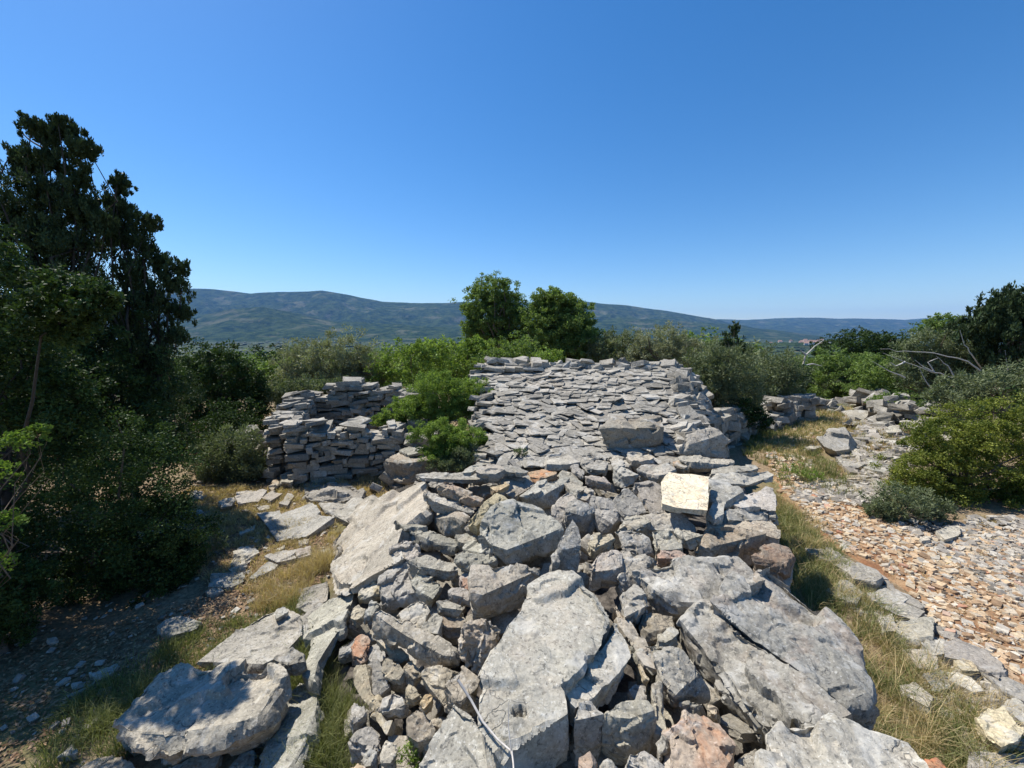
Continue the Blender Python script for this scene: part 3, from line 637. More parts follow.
('J','rough upper shelf of the huge grey boulder, pitted and pale',[(115,110),(165,75),(240,65),(330,85),(420,75),(500,60),(545,75),(560,150),(480,215),(370,205),(250,172),(240,205),(180,165)],None,dict(thick=.35,dz=.06,g=(.05,.25),rough=1.4,col=(1.02,1.02,1.02,.1),name='boulder',voxk=74,cuts=3)),
('J','huge smooth grey boulder sloping to the right, edged with rust red patches',[(370,205),(480,200),(545,75),(640,120),(700,170),(740,240),(765,290),(800,340),(857,372),(885,520),(885,560),(830,560),(760,515),(640,435),(490,310),(450,250)],[(855,600),(905,605)],dict(thick=.7,dz=.10,g=(-.22,.2),rough=1.2,col=(.88,.9,.92,.28),name='boulder',voxk=80,cuts=5,chip=.96)),
('J','long layered grey rock slanting down in front of the huge smooth boulder',[(250,195),(365,208),(490,318),(640,445),(765,530),(840,585),(740,600),(590,625),(555,655),(450,530),(400,420),(270,260)],None,dict(thick=.5,dz=-.02,g=(.30,.22),rough=1.35,col=(.9,.9,.89,.15),name='boulder',voxk=84,cuts=3,strata=2)),
('J','broad pale flat boulder cut by the bottom edge of the view at the right',[(560,650),(620,610),(740,595),(860,600),(945,617),(985,640),(1030,690),(1085,770),(1100,840),(550,850),(545,740)],None,dict(thick=.4,dz=.05,g=(0,.05),col=(1.16,1.17,1.15,.04),name='boulder',voxk=80,cuts=2)),
('F','faceted grey stone in the gap left of the layered rock',[(0,495),(100,410),(150,470),(190,540),(100,560),(30,620)],[(50,640),(110,672),(192,560)],dict(thick=.2,dz=.02,cuts=3)),
('F','tan dark sided stone beneath the overhang of the huge boulder',[(110,665),(190,560),(340,620),(362,690),(240,700),(180,790)],None,dict(thick=.2,dz=-.06,col=(1.0,.92,.8,.3))),
('F','small bright cube edge stone below the tan dark sided stone',[(230,712),(360,688),(372,725),(300,790),(235,790)],None,dict(thick=.12,dz=-.02,col=(1.1,1.08,1,0))),
# --- left face
('D','layered block high on the left face, under the curved slab edge',[(440,130),(560,100),(740,155),(762,188),(700,202),(500,168)],[(500,205),(600,235),(715,262),(760,200)],dict(thick=.15,dz=.04,g=(-.1,.2),strata=2,cuts=2)),
('D','light angular stone below the layered block on the left face',[(445,232),(490,195),(640,270),(657,295),(592,372),(530,338),(455,285)],None,dict(thick=.2,dz=.02,g=(.1,.5))),
('D','big jagged dark stone at the upper left face, beside the long leaning slab',[(255,230),(350,170),(415,90),(450,125),(440,260),(490,335),(340,350),(270,380)],[(285,410),(350,440),(480,385)],dict(thick=.25,dz=.03,g=(.2,.5),col=(.92,.93,.95,0),rough=1.3)),
('D','yellowish flat stone under the long leaning slab',[(108,385),(130,320),(250,250),(258,335),(180,370)],None,dict(thick=.1,dz=.02,g=(.2,.3),col=(1.25,1.16,.9,.1))),
('D','pale upright stone below the yellowish flat stone',[(68,500),(90,400),(165,430),(150,490),(100,512)],None,dict(thick=.12,dz=.0,g=(.2,.4),col=(1.2,1.13,.98,0))),
('D','smooth stone left of the long beam on the left face',[(150,480),(200,380),(275,400),(240,440),(200,490)],None,dict(thick=.15,dz=.0,g=(.2,.3))),
('K','long thick beam of stone slanting down to the right across the left face',[(112,190),(150,172),(250,235),(435,330),(425,350),(380,348),(235,275)],[(118,238),(220,322),(340,388),(430,378)],dict(thick=.16,dz=.08,g=(.0,.35),cuts=2,chip=.98,col=(1.04,1.,.93,.1),name='boulder')),
('D','lumpy pale stone in the middle of the left face, above the long beam',[(368,462),(440,430),(500,362),(602,440),(560,505),(500,565),(410,528)],None,dict(thick=.2,dz=.03,g=(.1,.5),col=(1.1,1.07,1,0))),
('D','slab edged stone right of the lumpy pale stone',[(512,568),(600,450),(668,490),(645,598),(530,590)],None,dict(thick=.2,dz=.03,g=(.1,.5))),
('D','dark brown block in shade above the lower end of the long beam',[(650,490),(790,495),(790,560),(665,560)],[(645,590),(700,620),(762,650)],dict(thick=.2,dz=-.05,g=(0,.2),col=(.85,.78,.7,.2))),
('D','small slab with a sunlit edge in the right half of the left face',[(617,392),(690,370),(800,430),(790,450),(655,432)],[(640,455),(755,492)],dict(thick=.1,dz=.03,g=(-.1,.2),cuts=1)),
('D','short thick stone just above the small slab with a sunlit edge',[(690,310),(790,300),(845,350),(830,372),(720,352)],[(690,362),(740,402),(830,420),(880,430)],dict(thick=.12,dz=.02,g=(0,.2),cuts=1)),
('D','flat stone with a bitten edge below the low stacked slab',[(732,112),(790,82),(1000,92),(1012,140),(860,160),(760,140)],[(738,155),(830,192)],dict(thick=.12,dz=.02,g=(0,.2),strata=2)),
('D','small dark red stone wedged left of the large pale topped block',[(763,228),(812,200),(842,230),(832,328),(790,300)],None,dict(thick=.12,dz=-.03,col=(.85,.6,.5,.6))),
('K','pitted standing stone left of the great central slab',[(445,250),(485,222),(570,218),(592,245),(575,285),(500,280)],[(440,350),(470,395),(515,418),(560,345)],dict(thick=.25,dz=.04,g=(0,.3),rough=2.,cuts=3,col=(1.05,.98,.9,.2))),
('H','rounded tan stone on the lower left face, under the end of the thin tan plank',[(325,62),(380,50),(440,110),(480,170),(488,210),(385,200),(325,150)],None,dict(thick=.18,dz=.05,g=(.2,.6),col=(1.1,1.03,.9,.1))),
('H','dark fissured stone left of the rounded tan stone',[(240,110),(300,50),(330,150),(372,200),(382,262),(295,330),(240,240)],None,dict(thick=.18,dz=.03,g=(.3,.5),col=(.85,.85,.86,0))),
('H','smooth topped stone with a hollow dark underside on the lower left face',[(300,380),(380,270),(440,290),(520,350),(460,372),(330,420)],[(340,430),(400,450),(500,440),(522,365)],dict(thick=.12,dz=.05,g=(.1,.4))),
('H','long yellowish stone running down the outer left face',[(160,140),(230,130),(270,280),(320,380),(345,490),(400,465),(370,540),(300,450),(200,330),(165,230)],None,dict(slab=True,thick=.14,dz=.03,g=(.5,.5),col=(1.2,1.1,.9,.15))),
('H','white lichened stone at the outer left face',[(105,462),(150,350),(215,370),(232,425),(140,492)],None,dict(thick=.15,dz=.03,g=(.4,.4),col=(1.2,1.17,1.15,0))),
('H','angular two toned stone low on the left face, beside the green grass',[(130,600),(120,560),(240,455),(325,540),(318,640),(260,640),(185,600)],None,dict(thick=.18,dz=.05,g=(.3,.5))),
('H','small shaded stone under the angular two toned stone',[(190,700),(230,640),(300,660),(302,740),(222,757)],None,dict(thick=.15,dz=.02,g=(.2,.4))),
('H','spotted white stone above the leafy tuft at the bottom',[(320,680),(360,555),(432,600),(412,740),(330,735)],None,dict(thick=.18,dz=.02,g=(.2,.5),col=pale)),
('H','tall tan stone behind the leafy tuft at the bottom',[(500,560),(500,400),(540,368),(600,420),(682,520),(650,610),(560,620)],None,dict(thick=.2,dz=.0,g=(.1,.6),col=(1.05,1.0,.92,.1))),
('H','small orange yellow stone perched in a dark hole of the left face',[(560,362),(600,310),(642,280),(662,300),(652,340),(600,385)],None,dict(thick=.1,dz=.04,g=(.1,.5),col=(1.35,1.1,.75,.5))),
('H','small yellow grey stone left of the orange yellow one',[(470,232),(500,215),(582,300),(540,332),(505,320)],None,dict(thick=.1,dz=.0,g=(.2,.5),col=(1.2,1.1,.9,.1))),
('H','ribbed tan stone above the dark hole of the left face',[(460,102),(520,70),(592,180),(530,212),(480,150)],None,dict(thick=.12,dz=.03,g=(.2,.5),col=(1.15,1.05,.9,.2))),
('H','wide tan slab under the lower end of the long beam',[(570,120),(700,110),(830,140),(735,230),(782,340),(720,368),(600,220)],None,dict(slab=True,thick=.14,dz=-.02,g=(.2,.5),col=(1.15,1.07,.93,.2),name='stone_slab')),
('H','brownish pentagonal stone left of the pointed pale slab',[(732,230),(850,130),(960,200),(950,262),(862,350),(800,340)],None,dict(thick=.2,dz=-.01,g=(.1,.3),col=(1.0,.94,.86,.1))),
('H','pinkish stone at the top of the outer left face',[(140,0),(200,-20),(242,60),(192,112),(150,60)],None,dict(thick=.15,dz=.03,g=(.4,.4),col=(1.1,.9,.8,.6))),
('D','rust orange stained stone at the outer left face',[(108,600),(150,560),(200,640),(152,768),(92,740),(80,690)],None,dict(thick=.15,dz=.03,g=(.4,.4),col=(1.1,.88,.75,1.))),
('D','thin tan plank stone slanting along the outer left face',[(180,570),(220,565),(330,680),(440,735),(450,768),(370,775),(260,670)],None,dict(slab=True,thick=.1,dz=.05,g=(.2,.4),col=(1.15,1.05,.88,.1),name='stone_slab')),
('D','rough stone left below the long beam',[(200,650),(270,690),(300,768),(210,790),(160,740)],None,dict(thick=.15,dz=.0,g=(.4,.4))),
('H','dull yellow stone at the bottom left foot of the pile',[(105,790),(180,725),(245,790)],None,dict(thick=.12,dz=.03,g=(.2,.2),col=(1.25,1.1,.85,.3))),
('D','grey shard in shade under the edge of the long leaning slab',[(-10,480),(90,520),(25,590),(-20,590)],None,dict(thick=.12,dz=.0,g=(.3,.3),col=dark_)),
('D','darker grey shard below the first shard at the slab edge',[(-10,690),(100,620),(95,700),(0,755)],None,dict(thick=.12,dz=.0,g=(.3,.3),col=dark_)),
('A','jagged pitted stone right below the long leaning slab',[(60,690),(150,625),(240,680),(280,730),(200,768),(90,750)],None,dict(thick=.2,dz=.0,g=(.2,.4),rough=1.5)),
]
for T, lab, top, fr, kw in HERO:
    HEROOBJ.append(rock(T, lab, top, fr, **kw))
# solution hole through the upper face of the great central slab
for o_ in HEROOBJ:
    if o_ and o_['label'].startswith('great flat grey slab'):
        hp = np.array([(v.co+o_.location)[:] for v in o_.data.vertices]); zz = hp[:, 2]
        q = hp-np.array([0, 0, CZ]); fw = q[:, 1]*math.cos(PITCH)-q[:, 2]*math.sin(PITCH); dn = -q[:, 1]*math.sin(PITCH)-q[:, 2]*math.cos(PITCH)
        pxx = 512+FPX*q[:, 0]/fw; pyy = 384+FPX*dn/fw; e = ((pxx-519.5)/6.5)**2+((pyy-711)/4.5)**2
        top_ = zz > np.median(zz[e < 4])-.05 if (e < 4).any() else zz > 9
        for i in np.where((e < 1.3) & top_)[0]: o_.data.vertices[i].co.z -= .10
        o_.data.update()

# ------------------------------------------------------------------ slabs and rocks left of the pile
G0 = 'ground'
LEFT = [
('Z','large pale slab leaning against the upper left flank of the pile',[(330,543),(350,522),(365,503),(392,489),(412,481),(421,480),(430,495),(425,512),(402,530),(397,545),(405,556),(395,563),(370,576),(338,597),(329,590)],None,dict(surf='pile',slab=True,thick=.09,dz=.02,g=(.55,.1),name='stone_slab',voxk=80,cuts=1,col=(1.12,1.08,1.02,.05))),
('Z','long narrow slab leaning below the large pale slab on the left flank',[(356,585),(352,602),(338,630),(318,662),(312,685),(304,680),(307,660),(307,640),(306,618),(330,598)],None,dict(zc=.2,slab=True,thick=.08,g=(.45,.05),name='stone_slab',voxk=70,cuts=1)),
('Z','lower leaning slab streaked with grass beside the large flat boulder',[(316,688),(318,700),(310,735),(292,775),(256,775),(262,750),(280,722),(283,705),(300,682)],None,dict(zc=.12,slab=True,thick=.1,g=(.35,.05),name='stone_slab',voxk=60)),
('M','large flat topped boulder dappled with tree shade in the lower left',[(55,560),(225,362),(345,320),(500,320),(742,332),(812,420),(735,530),(600,575),(400,605),(280,620),(110,612)],[(48,615),(90,680),(200,722),(290,728),(400,700),(560,650),(720,580)],dict(zc=.33,surf=G0,thick=.35,g=(.0,.02),name='boulder',voxk=90,cuts=7,strata=1.8,rough=1.3,col=(1.08,1.05,.98,.05),lean=.45)),
('M','long dark slab half in shade behind the large flat topped boulder',[(400,315),(500,250),(600,170),(700,100),(800,80),(870,130),(870,190),(850,245),(740,305),(700,325),(480,316)],None,dict(surf=G0,slab=True,thick=.15,dz=.12,g=(.05,0),name='stone_slab',voxk=70,col=(.98,.97,.95,0))),
('M','small dark wedge rock perched between the flat topped boulder and the leaning slab',[(735,305),(830,250),(882,275),(885,310),(800,330)],[(740,340),(790,395),(880,352)],dict(zc=.34,surf=G0,thick=.12,g=(0,.1),col=(.85,.84,.8,.2))),
('L','bluish stone chip lying on the long dark slab',[(440,690),(490,680),(502,708),(450,738)],None,dict(surf=G0,slab=True,thick=.03,dz=.17,name='stone_slab')),
('N','tan slab cut by the bottom edge in front of the flat topped boulder',[(365,775),(460,692),(560,720),(640,775)],None,dict(surf=G0,slab=True,thick=.1,dz=.08,col=(1.1,1.05,.95,.1),name='stone_slab')),
('M','light slab at the bottom edge between grass and the flat topped boulder',[(280,775),(390,722),(520,690),(505,740),(470,790)],None,dict(surf=G0,slab=True,thick=.1,dz=.06,name='stone_slab')),
('M','small light slab in the grass right of the bottom light slab',[(540,770),(600,700),(660,690),(665,740),(640,790)],None,dict(surf=G0,slab=True,thick=.1,dz=.05,name='stone_slab')),
('N','small triangular stone in the shade near the bottom left',[(255,722),(330,655),(362,700)],None,dict(surf=G0,slab=True,thick=.04,dz=.05,name='stone_slab')),
('N','bluish flat rock lying in deep tree shade',[(718,120),(760,90),(810,70),(925,90),(900,130),(780,165)],None,dict(surf=G0,slab=True,thick=.08,dz=.07,name='stone_slab')),
('N','flat grey stone under the dark bush at the left',[(410,335),(545,290),(510,340),(440,372)],None,dict(surf=G0,slab=True,thick=.04,dz=.04,name='stone_slab')),
('N','long thin stone under the dark bush at the left',[(295,440),(390,395),(440,365),(430,385),(330,440)],None,dict(surf=G0,slab=True,thick=.04,dz=.04,name='stone_slab')),
('L','big flat flagstone in the middle of the dry clearing',[(360,245),(465,235),(472,250),(610,210),(640,235),(700,280),(600,350),(440,368),(400,310)],None,dict(surf=G0,slab=True,thick=.1,dz=.08,name='stone_slab',voxk=70,cuts=0)),
('L','rough bedrock slab at the foot of the ruined stone enclosure',[(550,125),(600,100),(790,100),(850,150),(842,178),(650,192),(598,188)],None,dict(surf=G0,slab=True,thick=.12,dz=.1,name='stone_slab',rough=1.8,voxk=60)),
('L','wide bedrock slab between the enclosure and the leaning slab',[(650,200),(842,186),(852,235),(790,295),(740,270),(680,230)],None,dict(surf=G0,slab=True,thick=.1,dz=.08,name='stone_slab',cuts=0)),
('L','oblong flagstone nearest the dry grass tuft',[(400,450),(450,420),(540,415),(540,457),(450,477)],None,dict(surf=G0,slab=True,thick=.07,dz=.06,name='stone_slab',cuts=0)),
('L','square flagstone right of the oblong one',[(545,412),(605,400),(612,440),(546,457)],None,dict(surf=G0,slab=True,thick=.07,dz=.06,name='stone_slab',cuts=0)),
('L','tapering flagstone left of the dry grass tuft',[(320,548),(410,475),(452,490),(440,507),(342,552)],None,dict(surf=G0,slab=True,thick=.07,dz=.05,name='stone_slab',cuts=0)),
('L','pale upright edged stone at the far left of the clearing',[(180,195),(205,180),(255,175),(245,212),(200,220)],None,dict(surf=G0,thick=.1,dz=.1,col=pale,name='rock')),
('L','flat stone in the far row of the clearing, second from the left',[(262,150),(330,138),(400,145),(370,190),(270,205)],None,dict(surf=G0,slab=True,thick=.07,dz=.06,name='stone_slab',cuts=0)),
('L','flat stone in the far row, in front of the round shrub',[(375,175),(430,145),(478,155),(420,192)],None,dict(surf=G0,slab=True,thick=.07,dz=.06,name='stone_slab',cuts=0)),
('L','small flat stone just behind the big flat flagstone',[(460,202),(500,155),(532,165),(500,212)],None,dict(surf=G0,slab=True,thick=.07,dz=.06,name='stone_slab',cuts=0)),
('L','small pale stone behind the left end of the big flagstone',[(355,217),(412,205),(420,225),(370,235)],None,dict(surf=G0,slab=True,thick=.06,dz=.05,name='stone_slab',cuts=0)),
('L','grey stone at the edge of the tree shade, farthest back',[(48,142),(112,138),(108,175),(50,178)],None,dict(surf=G0,thick=.08,dz=.07)),
('L','pale flat stone at the left edge of the clearing',[(25,242),(90,218),(107,248),(30,254)],None,dict(surf=G0,slab=True,thick=.05,dz=.04,name='stone_slab',cuts=0)),
('L','half buried stone left of the big flat flagstone',[(275,332),(352,303),(342,325),(280,347)],None,dict(surf=G0,slab=True,thick=.05,dz=.03,name='stone_slab',cuts=0)),
('L','low broken bedrock at the shade edge',[(225,505),(232,465),(275,410),(342,385),(372,428),(300,470),(312,540),(270,560)],None,dict(surf=G0,slab=True,thick=.08,dz=.05,name='stone_slab',rough=1.7)),
('L','small chip beside the big flat flagstone',[(550,372),(602,368),(592,390),(555,392)],None,dict(surf=G0,slab=True,thick=.05,dz=.04,name='stone_slab',cuts=0)),
('L','sliver of pale stone below the big flat flagstone',[(445,416),(490,392),(485,412),(450,424)],None,dict(surf=G0,slab=True,thick=.04,dz=.04,name='stone_slab',cuts=0)),
('L','flat stone in full shade left of the tapering flagstone',[(130,590),(150,530),(290,520),(302,560),(240,592)],None,dict(surf=G0,slab=True,thick=.06,dz=.05,name='stone_slab',cuts=0)),
('L','small stone in shade below the low broken bedrock',[(118,612),(190,590),(202,610),(130,628)],None,dict(surf=G0,slab=True,thick=.05,dz=.04,name='stone_slab',cuts=0)),
('L','light stone at the left foot of the enclosure wall',[(410,128),(450,80),(472,110),(430,142)],None,dict(surf=G0,thick=.1,dz=.1,col=warm)),
('L','pale squared stone at the corner foot of the enclosure wall',[(468,62),(530,60),(526,108),(472,105)],None,dict(surf=G0,thick=.15,dz=.15,col=(1.1,1.08,1,0))),
('L','small stone beside the leaning slab in the leaf litter',[(652,417),(700,413),(702,435),(657,437)],None,dict(surf=G0,slab=True,thick=.05,dz=.05,name='stone_slab',cuts=0)),
('L','broad shaded slab at the foot of the dry grass tuft',[(560,610),(690,560),(700,640),(600,720),(540,680)],None,dict(surf=G0,slab=True,thick=.1,dz=.06,name='stone_slab')),
('Z','ground slab between the leaning slab and the flat flagstones',[(300,618),(322,600),(330,612),(306,640),(296,640)],None,dict(surf=G0,slab=True,thick=.1,dz=.08,name='stone_slab')),
('Z','chest like squared stone block near the roof shrubs',[(387.5,457),(406,450),(455,454),(444,459),(406.5,464)],[(383,461),(384,470),(390,481),(409,482),(438,471)],dict(zc=.55,thick=.45,g=(0,.02),cuts=1,chip=.99,col=(1.02,.96,.88,.15),name='boulder',lean=.05)),
('A','thin lid slab lying on the chest like stone block',[(125,65),(200,35),(290,42),(270,75),(180,97)],None,dict(zc=.62,slab=True,thick=.05,g=(0,.02),name='stone_slab',cuts=0)),
]
for T, lab, top, fr, kw in LEFT:
    rock(T, lab, top, fr, **kw)
RIGHT = [
('Q','long weathered ledge stone in the grass right of the pile',[(115,345),(200,340),(300,395),(280,440),(200,390),(130,365)],dict()),
('Q','grey block ending the long weathered ledge stone',[(285,430),(320,400),(390,425),(405,455),(380,470),(300,458)],dict(thick=.14,dz=.12)),
('Q','half sunken stone left of the grey ledge block',[(190,512),(260,480),(332,530),(300,562),(230,540)],dict()),
('Q','grey ledge stone at the gravel edge, below the ledge block',[(370,530),(440,510),(512,550),(480,572),(390,557)],dict()),
('Q','dark edged slab jutting into the gravel',[(455,500),(500,518),(597,572),(588,588),(500,552)],dict(col=dark_)),
('Q','smooth wedge stone under the dark edged slab',[(420,580),(470,560),(582,602),(552,632),(480,612)],dict()),
('Q','broad ledge stone below the smooth wedge stone',[(480,652),(620,640),(622,712),(560,722),(490,692)],dict()),
('Q','small light stone left of the broad ledge stone',[(410,622),(460,618),(482,680),(430,682)],dict()),
('Rr','square pale ledge stone right of the grass strip',[(530,272),(640,275),(642,350),(562,322)],dict()),
('Rr','curled grey stone where the ledge meets the gravel',[(590,232),(690,225),(702,270),(640,282)],dict(rough=1.6)),
('Rr','long smooth flat slab running along the gravel at the right',[(705,242),(780,230),(850,270),(922,332),(902,372),(800,312),(702,292)],dict(rough=.6)),
('Rr','flat slab at the right edge of the view below the gravel',[(870,372),(920,368),(1040,430),(1050,490),(950,442)],dict(rough=.7)),
('Rr','bright white stone lying on the long flat slab',[(700,362),(780,370),(852,432),(800,437),(730,402)],dict(col=(1.55,1.5,1.4,0),dz=.08)),
('Rr','cream coloured angular rock in the lower right grass',[(820,545),(860,520),(940,510),(1015,602),(992,650),(930,672),(860,625)],dict(col=(1.6,1.48,1.15,.1),slab=False,thick=.2,dz=.16)),
('Rr','yellowish stone above the bright white stone',[(730,312),(780,300),(822,350),(762,347)],dict(col=(1.3,1.18,.92,.2))),
('Rr','grey stone in the middle of the grass strip',[(500,422),(560,410),(632,470),(612,502),(520,452)],dict()),
('Rr','grey stone left of the bright white stone',[(610,372),(680,350),(702,420),(640,432)],dict()),
('Rr','rust orange stone at the bottom edge of the grass strip',[(580,735),(640,720),(712,790),(590,800)],dict(col=(1.2,.7,.5,1.),slab=False,thick=.15,dz=.1)),
('Rr','wide slab along the bottom right corner',[(800,790),(825,702),(930,705),(1060,720),(1080,790)],dict()),
('Rr','grey stone right of the cream coloured rock',[(920,482),(1000,480),(1060,540),(1030,582),(950,512)],dict()),
('Q','pale slab on the far side of the gravel',[(655,257),(735,245),(747,275),(690,292)],dict(col=pale)),
('Q','yellow stone lying in the open gravel',[(670,372),(720,360),(722,390),(690,402)],dict(col=(1.5,1.2,.7,.3),slab=False,dz=.05,thick=.06)),
('Q','small white stone beside the yellow stone in the gravel',[(625,377),(660,365),(667,385),(635,394)],dict(col=pale,slab=False,dz=.05,thick=.06)),
('Q','small white stone at the foot of the dark low bush',[(578,287),(620,282),(622,297),(590,300)],dict(col=pale)),
('X','large rounded pale bedrock boulder beside the path',[(90,350),(150,300),(230,295),(262,340),(252,405),(180,415),(120,390)],dict(slab=False,thick=.4,dz=.28,g=(-.1,.35),col=(1.15,1.12,1.08,0),name='boulder',cuts=0,rough=.5)),
('X','low left foot of the large pale bedrock boulder',[(30,402),(95,365),(112,392),(60,412)],dict(col=pale)),
('X','flat bedrock stone behind the large pale boulder',[(200,272),(250,220),(332,213),(342,240),(262,282)],dict(slab=False,thick=.2,dz=.15)),
('X','tan flat stone below the right hand wall',[(430,302),(500,280),(512,320),(450,322)],dict(slab=False,thick=.15,dz=.12)),
('X','bright flat stone at the foot of the right hand wall',[(520,272),(600,245),(652,288),(610,307),(540,292)],dict(slab=False,thick=.2,dz=.25,col=pale)),
('X','leaning grey stone left in the right hand wall',[(490,232),(530,190),(582,220),(522,252)],dict(slab=False,thick=.3,dz=.4)),
('X','big grey stone in the middle of the right hand wall',[(600,222),(640,165),(692,190),(642,232)],dict(slab=False,thick=.3,dz=.55)),
('X','flat stone under the big grey stone of the right hand wall',[(610,232),(660,215),(732,230),(692,262),(640,252)],dict(slab=False,thick=.3,dz=.4)),
('X','dark upright stone in the right hand wall',[(570,182),(620,120),(642,150),(602,192)],dict(slab=False,thick=.3,dz=.6,col=dark_)),
('X','light square stone near the top of the right hand wall',[(635,112),(690,110),(692,150),(650,152)],dict(slab=False,thick=.3,dz=.75,col=pale)),
('X','topmost pale stone of the right hand wall, under the dead branches',[(675,92),(722,80),(730,105),(690,112)],dict(slab=False,thick=.3,dz=.85,col=pale)),
('X','small flat stone on the bedrock right of the pale boulder',[(260,347),(312,350),(302,367),(270,362)],dict(col=pale)),
('X','small white stone below the pale boulder top',[(258,412),(302,405),(304,425),(262,430)],dict(col=pale)),
('X','grey stone on the bedrock near the mastic bush',[(400,432),(460,420),(472,447),(420,452)],dict()),
('X','tan stone at the lower end of the bedrock',[(228,537),(300,540),(314,560),(240,557)],dict(col=warm)),
('X','flat bedrock shelf below the pale boulder',[(180,442),(300,430),(332,480),(300,500),(222,492)],dict(dz=.1)),
('X','flat bedrock shelf beside the mastic bush',[(340,450),(400,455),(470,482),(450,535),(340,510)],dict(dz=.06)),
]
for T, lab, top, kw in RIGHT:
    k = dict(surf=G0, slab=True, thick=.1, dz=.07, cuts=2, name='stone_slab'); k.update(kw)
    if not k['slab'] and k['name'] == 'stone_slab': k['name'] = 'rock'
    if T in ('Q', 'Rr') and k['slab']:
        cx_ = sum(p[0] for p in top)/len(top); cy_ = sum(p[1] for p in top)/len(top); top = [(cx_+(a-cx_)*1.2, cy_+(b-cy_)*1.2) for a, b in top]
    rock(T, lab, top, None, **k)
# ------------------------------------------------------------------ stone templates
def stone_template(seed, sx=1, sy=1, sz=1, n=14):
    r = np.random.RandomState(seed); P = []
    for cx in (-1, 1):
        for cy in (-1, 1):
            for cz in (-1, 1):
                c = np.array([cx, cy, cz])*(1-r.rand(3)*.28)
                P.append(c)
                for ax in range(3):
                    if r.rand() < .5: d = c.copy(); d[ax] *= (.55+.3*r.rand()); d[(ax+1) % 3] *= 1.05; P.append(d)
    P = np.array(P)*.5*np.array([sx, sy, sz])
    bm = bmesh.new(); vs_ = [bm.verts.new(tuple(p)) for p in P]; bmesh.ops.convex_hull(bm, input=vs_)
    bmesh.ops.delete(bm, geom=[v for v in bm.verts if not v.link_faces], context='VERTS'); bmesh.ops.triangulate(bm, faces=bm.faces)
    bm.verts.index_update(); V = np.array([v.co[:] for v in bm.verts]); F = np.array([[v.index for v in f.verts] for f in bm.faces]); bm.free(); return V, F
TPL = [stone_template(100+i) for i in range(24)]
def subdiv_tpl(V, F):
    bm = bmesh.new(); vv = [bm.verts.new(tuple(v)) for v in V]; [bm.faces.new([vv[i] for i in f]) for f in F]
    bmesh.ops.subdivide_edges(bm, edges=bm.edges[:], cuts=2, use_grid_fill=True); bmesh.ops.triangulate(bm, faces=bm.faces); bm.normal_update()
    for v in bm.verts:
        p = np.array(v.co)*4; q = .055*float(fbm(p, 3, 3)); v.co += v.normal*q; v.co *= .985
    bm.verts.index_update(); V = np.array([v.co[:] for v in bm.verts]); F = np.array([[v.index for v in f.verts] for f in bm.faces]); bm.free(); return V, F
TPLH = [subdiv_tpl(*t) for t in TPL]
def rotm(a, b, c):
    ca, sa, cb, sb, cc, sc = math.cos(a), math.sin(a), math.cos(b), math.sin(b), math.cos(c), math.sin(c)
    Rx = np.array([[1,0,0],[0,ca,-sa],[0,sa,ca]]); Ry = np.array([[cb,0,sb],[0,1,0],[-sb,0,cb]]); Rz = np.array([[cc,-sc,0],[sc,cc,0],[0,0,1]])
    return Rz @ Ry @ Rx
class Batch:
    def __init__(s): s.V = []; s.F = []; s.T = []; s.n = 0
    def add(s, loc, size, rot=(0, 0, 0), M=None, hi=True, tint=None, k=None):
        V, F = (TPLH if hi else TPL)[random.randrange(24) if k is None else k]
        A = rotm(*rot); V = (V*np.array(size)) @ A.T
        if M is not None: V = V @ M.T
        s.V.append(V+np.array(loc)); s.F.append(F+s.n); s.n += len(V); s.T.append(np.full(len(F), random.random() if tint is None else tint))
    def build(s, name, mat, parent=None, origin=None, smooth=False):
        V = np.concatenate(s.V); F = np.concatenate(s.F)
        if origin is None: V, o = local(V)
        else: V = V-np.array(origin); o = (0, 0, 0)
        me = mesh_arr(name, V, F, mat, np.concatenate(s.T), smooth); return link(name, me, parent, o)

def wall_part(parent, origin, name, pts, hts, th, z0=0., sl=.34, sh=.10, ragged=.12, capf=1.0, seed=1):
    """dry stone masonry along pts (world xy); hts = height at each point"""
    random.seed(seed); b = Batch(); pts = np.array(pts, float)
    seg = np.hypot(*(pts[1:]-pts[:-1]).T); cum = np.concatenate([[0], np.cumsum(seg)]); L = cum[-1]
    def at(s):
        x = np.interp(s, cum, pts[:, 0]); y = np.interp(s, cum, pts[:, 1]); h = np.interp(s, cum, hts)
        i = min(len(seg)-1, max(0, int(np.searchsorted(cum, s, 'right')-1))); d = (pts[i+1]-pts[i])/seg[i]; return x, y, h, d
    hmax = max(hts); z = 0
    while z < hmax+.1:
        ch = sh*random.uniform(.75, 1.4); s = -random.random()*sl*.5
        while s < L:
            l = sl*random.choice([random.uniform(.3, .6), random.uniform(.6, 1.2), random.uniform(1.1, 1.7)]); x, y, h, d = at(min(L, max(0, s+l/2))); s += l*.96
            if z+ch*.6 > h+random.uniform(-ragged, ragged)*.7: continue
            a = math.atan2(d[1], d[0]); n = np.array([-d[1], d[0]])
            for side in (-1, 1):
                off = side*(th/2-.09+random.uniform(-.05, .04))
                b.add((x+n[0]*off+random.uniform(-.02, .02), y+n[1]*off+random.uniform(-.02, .02), z0+z+ch/2+random.uniform(-.035, .035)),
                      (l*random.uniform(.95, 1.12), .24*random.uniform(.8, 1.35), ch*random.uniform(.75, 1.3)), (random.gauss(0, .12), random.gauss(0, .13), a+random.gauss(0, .2)))
            if z+ch*1.7 > h-ragged and random.random() < capf:   # fill and cap stones
                b.add((x, y, z0+z+ch*.9), (l*random.uniform(.9, 1.3), th*random.uniform(.5, 1.0), ch*random.uniform(.6, 1.)), (random.gauss(0, .1), random.gauss(0, .1), a+random.gauss(0, .5)))
        z += ch
    return b.build(name, M_WALLROCK, parent, origin)

